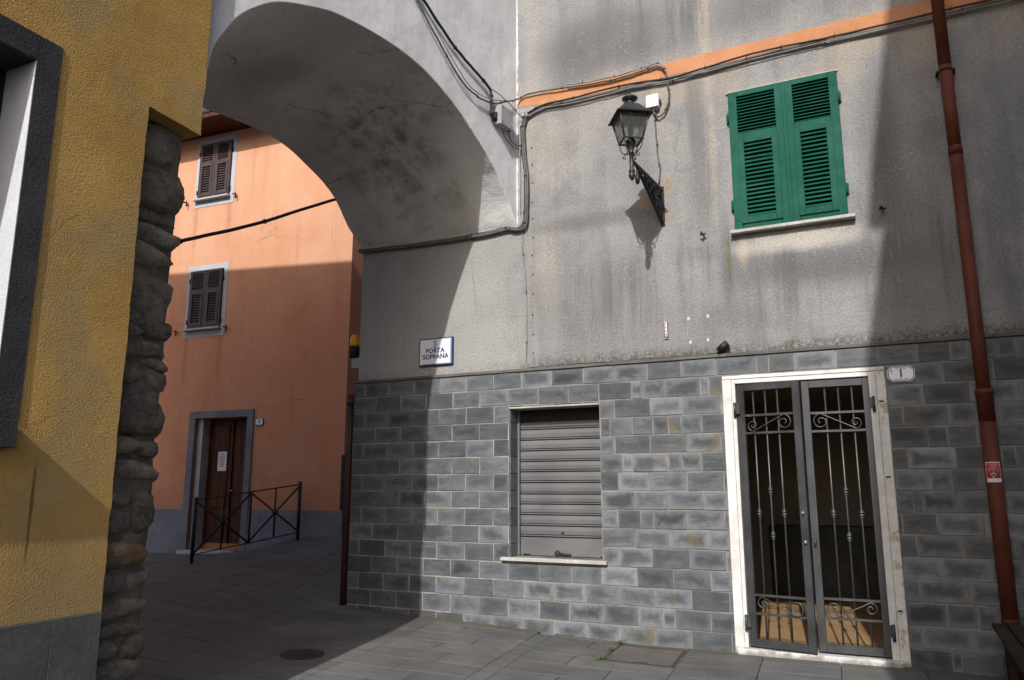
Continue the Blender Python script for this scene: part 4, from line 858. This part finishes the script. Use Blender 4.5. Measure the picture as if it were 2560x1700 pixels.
cable([(-3.92,-.63,6.10),(-3.86,-.35,6.08),(-3.80,-.1,5.99),(-3.76,-.05,5.96)], .005, 'cable2', 'thin tie wire from the black cable to the corner')
vt = [(-3.766,5.825),(-3.747,5.485),(-3.717,5.186),(-3.719,4.802),(-3.735,4.60),(-3.81,4.535),(-3.972,4.568),(-4.033,4.560),(-4.515,4.540),(-5.245,4.545),(-6.051,4.575),(-6.115,4.57)]
cable([(-3.70,-.04,5.95)] + on(vt, -.045), .016, 'cable', 'thick grey cable down the inner corner and along under the vault', 16)
cable([(x + .026, -.05, z - .016) for x, z in vt], .012, 'cable', 'second grey cable of the bundle down the inner corner', 0)
cable([(x - .022, -.035, z + .020) for x, z in vt], .010, 'cable2', 'dark cable of the bundle in the inner corner', 18)
cable(on([(-3.779,4.53),(-3.779,4.481),(-3.77,4.179),(-3.732,3.822),(-3.73,3.349),(-3.731,2.903),(-3.70,2.875)], -.014), .0065, 'cable3', 'thin pale cable dropping straight from the corner to the slate', 10)
cable(on([(-3.80,5.75),(-3.80,5.2),(-3.803,4.72)], -.022), .004, 'cable3', 'very thin taut wire close to the inner corner')
cable(on([(-2.135,5.68),(-2.132,5.44),(-2.118,5.164),(-2.098,4.98),(-2.115,4.80),(-2.09,4.74)], -.014), .0085, 'cable', 'grey cable from the white box down to the lantern bracket', 9)
cable([(-6.8,.9,5.80),(-6.8,.267,5.529),(-6.8,-1.25,4.678),(-6.8,-2.236,4.187),(-6.8,-2.6,3.98),(-6.8,-4.9,2.95)], .021, 'cable2', 'thick black cable strung across the street in front of the salmon wall', 10)
cable([(-3.86,-.23,5.74),(-3.85,-.20,5.62),(-3.80,-.12,5.56),(-3.775,-.05,5.60),(-3.76,-.045,5.75)], .009, 'cable', 'grey cable looping out of the side of the grey box')
cable([(-3.87,-.36,5.69),(-3.86,-.33,5.60),(-3.83,-.2,5.53),(-3.79,-.08,5.52)], .005, 'cable2', 'thin cable hanging under the grey box')
cable([(-1.535,-.03,2.89),(-1.62,-.03,2.875),(-1.9,-.025,2.873),(-2.6,-.025,2.873),(-3.68,-.022,2.875)], .006, 'cable2', 'thin wire lying along the slate coping to the spotlight')
ins = MB().lathe([(.02,0),(.035,.01),(.035,.03),(.02,.04),(.03,.05),(.03,.075),(.012,.085)], (-3.745, -.055, 5.935), 10).build('insulator', 'plastic'); tag(ins, 'small grey insulator knot where cables meet in the inner corner', 'insulator')

# ------------------------------------------------------------------ boxes, plates and small fittings
GB = empty('junction_box', (-3.88, -.36, 5.7), 'grey junction box on the white arch wall near the corner', 'junction box')
MB(WP).box(.002, .085, -.475, -.245, 5.70, 5.935).build('box_body', 'plastic', GB, bevel=.006); MB(WP).box(.086, .11, -.480, -.240, 5.695, 5.94).build('box_lid', 'plastic', GB, bevel=.006)
for y, z in ((-.45, 5.725), (-.27, 5.725), (-.45, 5.91), (-.27, 5.91)): MB(WP).tube([(.109, y, z), (.113, y, z)], .008, 8).build('screw', 'iron', GB)
MB(WP).box(.02, .06, -.505, -.476, 5.74, 5.84).build('cable_gland', 'black', GB); MB(WP).box(.02, .06, -.244, -.215, 5.70, 5.80).build('cable_gland', 'black', GB)
WB = empty('junction_box', (-2.14, -.03, 5.7), 'small white junction box on the grey wall above the lantern', 'junction box')
MB().box(-2.21, -2.075, -.065, -.001, 5.705, 5.845).build('box_body', 'whitep', WB, bevel=.006); MB().box(-2.214, -2.071, -.080, -.066, 5.701, 5.849).build('box_lid', 'whitep', WB, bevel=.005)
for xx in (-2.18, -2.14, -2.105): MB().tube([(xx, -.035, 5.705), (xx, -.035, 5.675)], .013, 8).build('cable_gland', 'plastic', WB)
MB().box(-2.074, -2.055, -.05, -.02, 5.75, 5.79).build('cable_gland', 'black', WB)

SS = empty('street_sign', (-4.94, -.03, 2.98), 'white enamel street sign with blue rim reading PORTA SOPRANA', 'sign')
MB().box(-5.178, -4.700, -.030, -.006, 2.984, 3.325).build('sign_edge', 'navy', SS, bevel=.004)
MB().box(-5.166, -4.712, -.034, -.0305, 2.998, 3.313).build('sign_rim', 'paleblueprint', SS, bevel=.001); MB().box(-5.156, -4.730, -.0365, -.0345, 3.008, 3.306).build('sign_face', 'enamel', SS)
SF = lambda u, v: (-4.945 + u, -.0375, 3.12 + v)
text('lettering', 'PORTA', .078, 'blue', SS, lambda u, v: SF(u, v + .046), spacing=1.08); text('lettering', 'SOPRANA', .078, 'blue', SS, lambda u, v: SF(u + .008, v - .028), spacing=1.04)
mb = MB(); cv, cz_ = -4.945, 3.243
mb.prism([(cv + .024*math.cos(a), cz_ - .012 + .032*math.sin(a)) for a in np.linspace(0, 2*math.pi, 17)[:-1]], XZ, -.0372, -.0366)
mb.prism([(cv-.02, cz_+.022), (cv+.02, cz_+.022), (cv+.026, cz_+.05), (cv+.01, cz_+.036), (cv, cz_+.056), (cv-.01, cz_+.036), (cv-.026, cz_+.05)], XZ, -.0372, -.0366); mb.build('crest', 'paleblueprint', SS)
MB().box(cv - .003, cv + .003, -.0380, -.0374, cz_ - .04, cz_ + .016).box(cv - .020, cv + .020, -.0380, -.0374, cz_ - .014, cz_ - .008).build('crest_cross', 'enamel', SS)
for xx, zz_ in ((-5.125, 2.998), (-4.775, 3.004), (-4.93, 3.328)): MB().tube([(xx, -.03, zz_), (xx, -.045, zz_)], .008, 8).build('sign_screw', 'sillgrey', SS)

def oct_(w_, h_, c): return [(-w_/2 + c, -h_/2), (w_/2 - c, -h_/2), (w_/2, -h_/2 + c), (w_/2, h_/2 - c), (w_/2 - c, h_/2), (-w_/2 + c, h_/2), (-w_/2, h_/2 - c), (-w_/2, -h_/2 + c)]
NP = empty('number_plate', (.08, -.04, 2.48), 'white enamel house number plate 1 beside the gate', 'number plate')
o1 = lambda u, v, d: (.080 + u, d, 2.552 + v)
MB().prism(oct_(.228, .142, .034), o1, -.052, -.036).build('plate_back', 'enamel', NP, bevel=.002)
MB().prism(oct_(.216, .130, .031), o1, -.0535, -.0525).build('plate_rim', 'blue', NP); MB().prism(oct_(.202, .116, .028), o1, -.0550, -.0540).build('plate_face', 'enamel', NP)
NF = lambda u, v: (.080 + u, -.0556, 2.552 + v)
text('numeral', '1', .105, 'navy', NP, lambda u, v: NF(u, v + .003), sx=.8)
text('small_print', 'Via Borgo di Mezzo', .012, 'navy', NP, lambda u, v: NF(u, v - .047)) if False else None
mb = MB()
for a, b, h in ((-.055, -.035, -.048), (-.028, .0, -.047), (.006, .016, -.0465), (.022, .062, -.046), (-.045, -.02, .046), (-.010, .045, .047)): mb.box(.08 + a, .08 + b, -.0558, -.0552, 2.552 + h - .0035, 2.552 + h + .0035)
mb.build('small_print', 'paleblueprint', NP); MB().prism([(-.078 + .008*math.cos(a), .030 + .014*math.sin(a)) for a in np.linspace(0, 6.28, 9)[:-1]], o1, -.0558, -.0552).build('crest', 'paleblueprint', NP)

NQ = empty('number_plate', OX(.725, -.02, 2.58), 'small white house number plate 13 beside the brown door', 'number plate')
MB(OX).prism(oct_(.165, .125, .02), lambda u, v, d: (.725 + u, d, 2.64 + v), -.020, -.002).build('plate_back', 'ink', NQ); MB(OX).prism(oct_(.145, .105, .018), lambda u, v, d: (.725 + u, d, 2.64 + v), -.023, -.0205).build('plate_face', 'enamel', NQ)
text('numeral', '13', .085, 'navy', NQ, lambda u, v: OX(.725 + u, -.0238, 2.64 + v), sx=.85)

MP = empty('marker_plate', (-2.1, -.01, 3.07), 'narrow upright white marker plate with red digits 5058 and blue rim', 'plate')
MB().box(-2.122, -2.080, -.012, -.001, 3.07, 3.272).build('plate_back', 'navy', MP, bevel=.001); MB().box(-2.114, -2.088, -.014, -.0125, 3.10, 3.255).build('plate_face', 'whitep', MP)
for i, ch in enumerate('5058'): text('digit', ch, .036, 'red', MP, lambda u, v, i=i: (-2.101 + u, -.0148, 3.236 - i*.0395 + v), rot=0)
for zz_ in (3.262, 3.078):
    for xx in (-2.113, -2.09): MB().ball((xx, -.014, zz_), .007, 8).build('plate_stud', 'whitep', MP)
MB().box(-2.124, -2.078, -.016, -.0125, 3.088, 3.097).build('plate_strip', 'blue', MP)

SP = empty('spotlight', (-1.51, -.06, 2.87), 'small black spotlight tilted on the slate coping', 'spotlight')
d_ = Vector((.8, -.1, .55)).normalized(); p0 = Vector((-1.56, -.06, 2.895))
MB().tube([p0, p0 + d_*.05, p0 + d_*.12], [.030, .038, .040], 10).build('spot_body', 'black', SP); MB().tube([(-1.53, -.05, 2.866), (-1.525, -.055, 2.93)], .014, 8).build('spot_foot', 'black', SP)
MB().hexa([(-1.475,-.09,2.955),(-1.445,-.09,2.935),(-1.445,-.03,2.935),(-1.475,-.03,2.955)], [(-1.47,-.09,2.962),(-1.44,-.09,2.941),(-1.44,-.03,2.941),(-1.47,-.03,2.962)]).build('spot_visor', 'black', SP)

ST = empty('warning_sticker', (.715, -.17, 1.55), 'red and white warning sticker wrapped round the drainpipe', 'sticker')
def cylp(u, v, r): a = u / .0655 - math.pi/2 - .1; return (.715 + r*math.cos(a), -.10 + r*math.sin(a), 1.655 + v)
def patch(u0, u1, v0, v1, r, mat, name, n=10):
    mb = MB(); vs = []
    for i in range(n+1):
        u = u0 + (u1-u0)*i/n; vs += [cylp(u, v0, r), cylp(u, v1, r)]
    mb.add(vs, [(2*i, 2*i+2, 2*i+3, 2*i+1) for i in range(n)]); return mb.build(name, mat, ST)
patch(-.062, .062, -.085, .085, .0648, 'whitep', 'sticker_back'); patch(-.057, .057, -.052, .078, .0652, 'red', 'sticker_field')
for v, s_ in ((.062, 'ATTENZIONE'), (.041, 'LUOGO'), (.020, 'PROTETTO')): text('lettering', s_, .021, 'pinkp', ST, lambda u, v2, v=v: cylp(u, v + v2, .0655), sx=.80)
mb = MB(); mb.add([cylp(-.032, .004, .0655), cylp(.032, .004, .0655), cylp(.016, -.022, .0657), cylp(0, -.048, .0657), cylp(-.016, -.022, .0657), cylp(0, .004, .0657)], [(0,5,4),(5,1,2),(4,2,3),(4,5,2)]).build('triangle', 'whitep', ST)
mb = MB(); mb.add([cylp(-.024, 0, .0660), cylp(.024, 0, .0660), cylp(.012, -.019, .0662), cylp(0, -.039, .0662), cylp(-.012, -.019, .0662), cylp(0, 0, .0662)], [(0,5,4),(5,1,2),(4,2,3),(4,5,2)]).build('triangle', 'navy', ST)
mb = MB(); mb.add([cylp(-.009, -.006, .0665), cylp(.009, -.006, .0665), cylp(0, -.023, .0665)], [(0,1,2)]).build('triangle', 'whitep', ST)

for i, z in enumerate((5.55, 5.33, 5.10, 4.86, 4.65, 4.42, 4.20, 3.97, 3.74, 3.49, 3.26, 3.04)):
    o = MB().tube([(-3.655 + .004*(i % 3), .002, z), (-3.655 + .004*(i % 3), -.012, z)], .008, 7).build('nail', 'iron'); tag(o, 'small dark nail head in the vertical row beside the inner corner', 'nail', 'nails in the row by the corner')

BE = empty('warning_beacon', (-6.16, .2, 3.1), 'amber flashing beacon on a black base at the left edge of the grey wall', 'beacon')
MB().lathe([(.058, 3.36), (.064, 3.38), (.064, 3.44), (.05, 3.49), (.02, 3.515)], (-6.30, .15, 0), 14).build('lens', 'amber', BE)
MB().lathe([(.045, 3.20), (.065, 3.22), (.072, 3.30), (.072, 3.345), (.058, 3.359)], (-6.30, .15, 0), 14).build('base', 'black', BE)
MB().box(-6.32, -6.105, .12, .18, 3.06, 3.20).build('bracket', 'plastic', BE, bevel=.004)
o = tag(MB(OX).box(SE + .021, SE + .10, .02, .34, 2.58, 3.02).build('letter_box', 'black', bevel=.01), 'black box fixed high beside the far corner of the salmon house', 'box')
o = tag(MB(OX).box(SE + .0, SE + .075, -.075, -.023, 1.2, 2.06).build('meter_cupboard', 'black', bevel=.01), 'tall black panel on the salmon corner, half hidden by the slate wall', 'panel')
NT = empty('paper_notice', OX(-.2, .19, 1.85), 'white printed paper notice stuck on the brown door', 'notice')
MB(OX).box(-.305, -.115, .199, .203, 1.835, 2.165).build('sheet', 'paper', NT)
mb = MB(OX)
for i, wd in enumerate((.10, .12, .13, .11, .12, .09, .10, .06)): mb.box(-.21 - wd/2, -.21 + wd/2, .1975, .1988, 2.115 - i*.030, 2.125 - i*.030)
mb.build('print', 'ink', NT)

# ------------------------------------------------------------------ railing on the ramp
RA, RB_ = Vector((-9.66, .78, 0)), Vector((-8.625, 1.905, 0)); RA.z = gz(RA.x, RA.y); RB_.z = .772
RL = empty('railing', (RA + RB_)/2, 'black steel railing with crossed bars on the ramp before the brown door', 'railing')
def RP(t, h): p = RA.lerp(RB_, t); return (p.x, p.y, p.z + h)
HA, HB = .96, .86
hh = lambda t: HA + (HB - HA)*t
for t in (0, 1): MB().tube([RP(t, -.1), RP(t, hh(t))], .027, 10).lathe([(.028, hh(t)-.002), (.029, hh(t)+.004), (.012, hh(t)+.014)], (RP(t,0)[0], RP(t,0)[1], RP(t,0)[2]), 10).build('post', 'iron', RL)
tm = .52
MB().tube([RP(tm, .09), RP(tm, hh(tm) - .04)], .017, 8).build('post', 'iron', RL)
MB().tube([RP(0, .12), RP(1, .08)], .009, 8).build('bottom_rail', 'iron', RL); MB().tube([RP(0, HA - .035), RP(1, HB - .035)], .010, 8).build('top_rail', 'iron', RL)
for a, b in ((0, tm), (tm, 1)):
    m_ = (a+b)/2; MB().tube([RP(m_, .10), RP(m_, hh(m_) - .04)], .014, 8).build('baluster', 'iron', RL)
    MB().tube([RP(a, .12), RP(b, hh(b) - .05)], .014, 8).build('cross_bar', 'iron', RL); MB().tube([RP(a, hh(a) - .05), RP(b, .10)], .014, 8).build('cross_bar', 'iron', RL)
    MB().ball(RP(m_, (hh(m_) + .06)/2), .042, 12).build('boss', 'iron', RL)

# ------------------------------------------------------------------ street ironwork, weeds, bench
cx, cy = -5.15, -1.94; cz_ = gz(cx, cy)
MH = empty('manhole_cover', (cx, cy, cz_), 'round cast-iron manhole cover in the shaded paving', 'manhole cover')
def GT(x, y, z): return (x, y, gz(x, y) + z)
MB(GT).lathe([(.001, .004), (.165, .004), (.165, .008), (.155, .0085), (.145, .0085), (.14, .005)][::-1], (cx, cy, 0), 40).build('cover', 'castiron', MH)
pts_ = [(cx + (.205 + .008*mnoise.noise(Vector((k*.7, 0, 0))))*math.cos(a), cy + (.205 + .008*mnoise.noise(Vector((k*.7, 0, 0))))*math.sin(a)) for k, a in enumerate(np.linspace(0, 2*math.pi, 49)[:-1])]
mb = MB(GT); n = len(pts_); mb.add([(x, y, .003) for x, y in pts_] + [(x, y, .007) for x, y in [(cx + (p-cx)*.97, cy + (q-cy)*.97) for p, q in pts_]] + [(cx + (p-cx)*.83, cy + (q-cy)*.83, .007) for p, q in pts_] + [(cx + (p-cx)*.82, cy + (q-cy)*.82, .001) for p, q in pts_],
    [(j*n+i, j*n+(i+1) % n, (j+1)*n+(i+1) % n, (j+1)*n+i) for j in range(3) for i in range(n)]).build('frame_ring', 'castiron', MH)
mb = MB(GT)
for r in (.05, .085, .12):
    for k in range(int(r*110)):
        a = 2*math.pi*k/int(r*110); mb.box(cx + r*math.cos(a) - .008, cx + r*math.cos(a) + .008, cy + r*math.sin(a) - .005, cy + r*math.sin(a) + .005, .006, .0105)
mb.build('tread_pattern', 'castiron', MH)
hq = [(-2.611,-.832),(-1.937,-.833),(-1.985,-.172),(-2.65,-.152)]
HC = empty('inspection_hatch', (-2.3, -.5, -.01), 'square concrete inspection hatch in a rusty frame by the slate wall', 'hatch')
hc = Vector((sum(p[0] for p in hq)/4, sum(p[1] for p in hq)/4))
def sc_q(f): return [tuple(hc + (Vector(p) - hc)*f) for p in hq]
q0, q1, q2 = sc_q(1), sc_q(.93), sc_q(.918)
mb = MB(GT); vs = [(x, y, .001) for x, y in q0] + [(x, y, .0075) for x, y in q0] + [(x, y, .0075) for x, y in q1] + [(x, y, .001) for x, y in q1]
mb.add(vs, [(j*4+i, j*4+(i+1) % 4, (j+1)*4+(i+1) % 4, (j+1)*4+i) for j in range(3) for i in range(4)]).build('hatch_frame', 'rust', HC)
MB(GT).hexa([(x, y, -.002) for x, y in q2], [(x, y, .0058) for x, y in q2]).build('hatch_slab', 'hatch', HC)
for p, q in (((-2.33, -.205), (-2.27, -.185)), ((-2.31, -.825), (-2.24, -.80))): MB(GT).box(p[0], q[0] + .06, p[1], q[1] + .03, .003, .0085).build('lifting_slot', 'rust', HC)
for wi, (wx, wy, n, lab) in enumerate(((-2.63, -.14, 16, 'largest green weed at the back corner of the hatch, by the slate'), (-2.635, -.46, 9, 'small green weed halfway along the left side of the hatch'), (-2.615, -.82, 10, 'green weed at the near left corner of the hatch'))):
    WD = empty('weed', (wx, wy, gz(wx, wy)), lab, 'weed', 'weeds round the hatch')
    for k in range(n):
        a = random.uniform(0, 6.28); r = random.uniform(.01, .075 if wi == 0 else .045); h = random.uniform(.012, .05); s_ = random.uniform(.012, .02)
        c = Vector((wx + r*math.cos(a)*1.3, wy + r*math.sin(a)*.7, gz(wx, wy) + h)); d = Vector((math.cos(a), math.sin(a), random.uniform(-.2, .5))).normalized(); sd = d.cross(Vector((0, 0, 1))).normalized()
        vs = [c - d*s_, c - d*.3*s_ + sd*s_*.8, c + d*.6*s_ + sd*s_*.7, c + d*s_*1.2, c + d*.6*s_ - sd*s_*.7, c - d*.3*s_ - sd*s_*.8]
        MB().add(vs, [(0,1,2,3,4,5)]).tube([(wx, wy, gz(wx, wy)), tuple(c - d*s_)], .0015, 4).build('leaf', 'leaf', WD)

BN = empty('bench', (.8, -1.5, 0), 'dark weathered slatted wooden bench at the lower right edge', 'bench')
for i in range(5): MB().box(.555 + i*.105, .645 + i*.105, -2.5, -.40, .425 + .004*(i % 2), .46 + .004*(i % 2)).build('seat_slat', 'plank', BN, bevel=.006)
for yb in (-.62, -2.25):
    MB().box(.60, 1.03, yb - .03, yb + .03, .37, .424).build('cross_beam', 'plank', BN, bevel=.004)
    for xb in (.62, .95): MB().box(xb, xb + .06, yb - .03, yb + .03, -.05, .369).build('leg', 'plank', BN, bevel=.004)
print('tiles', ntile, 'objects', len(bpy.data.objects))
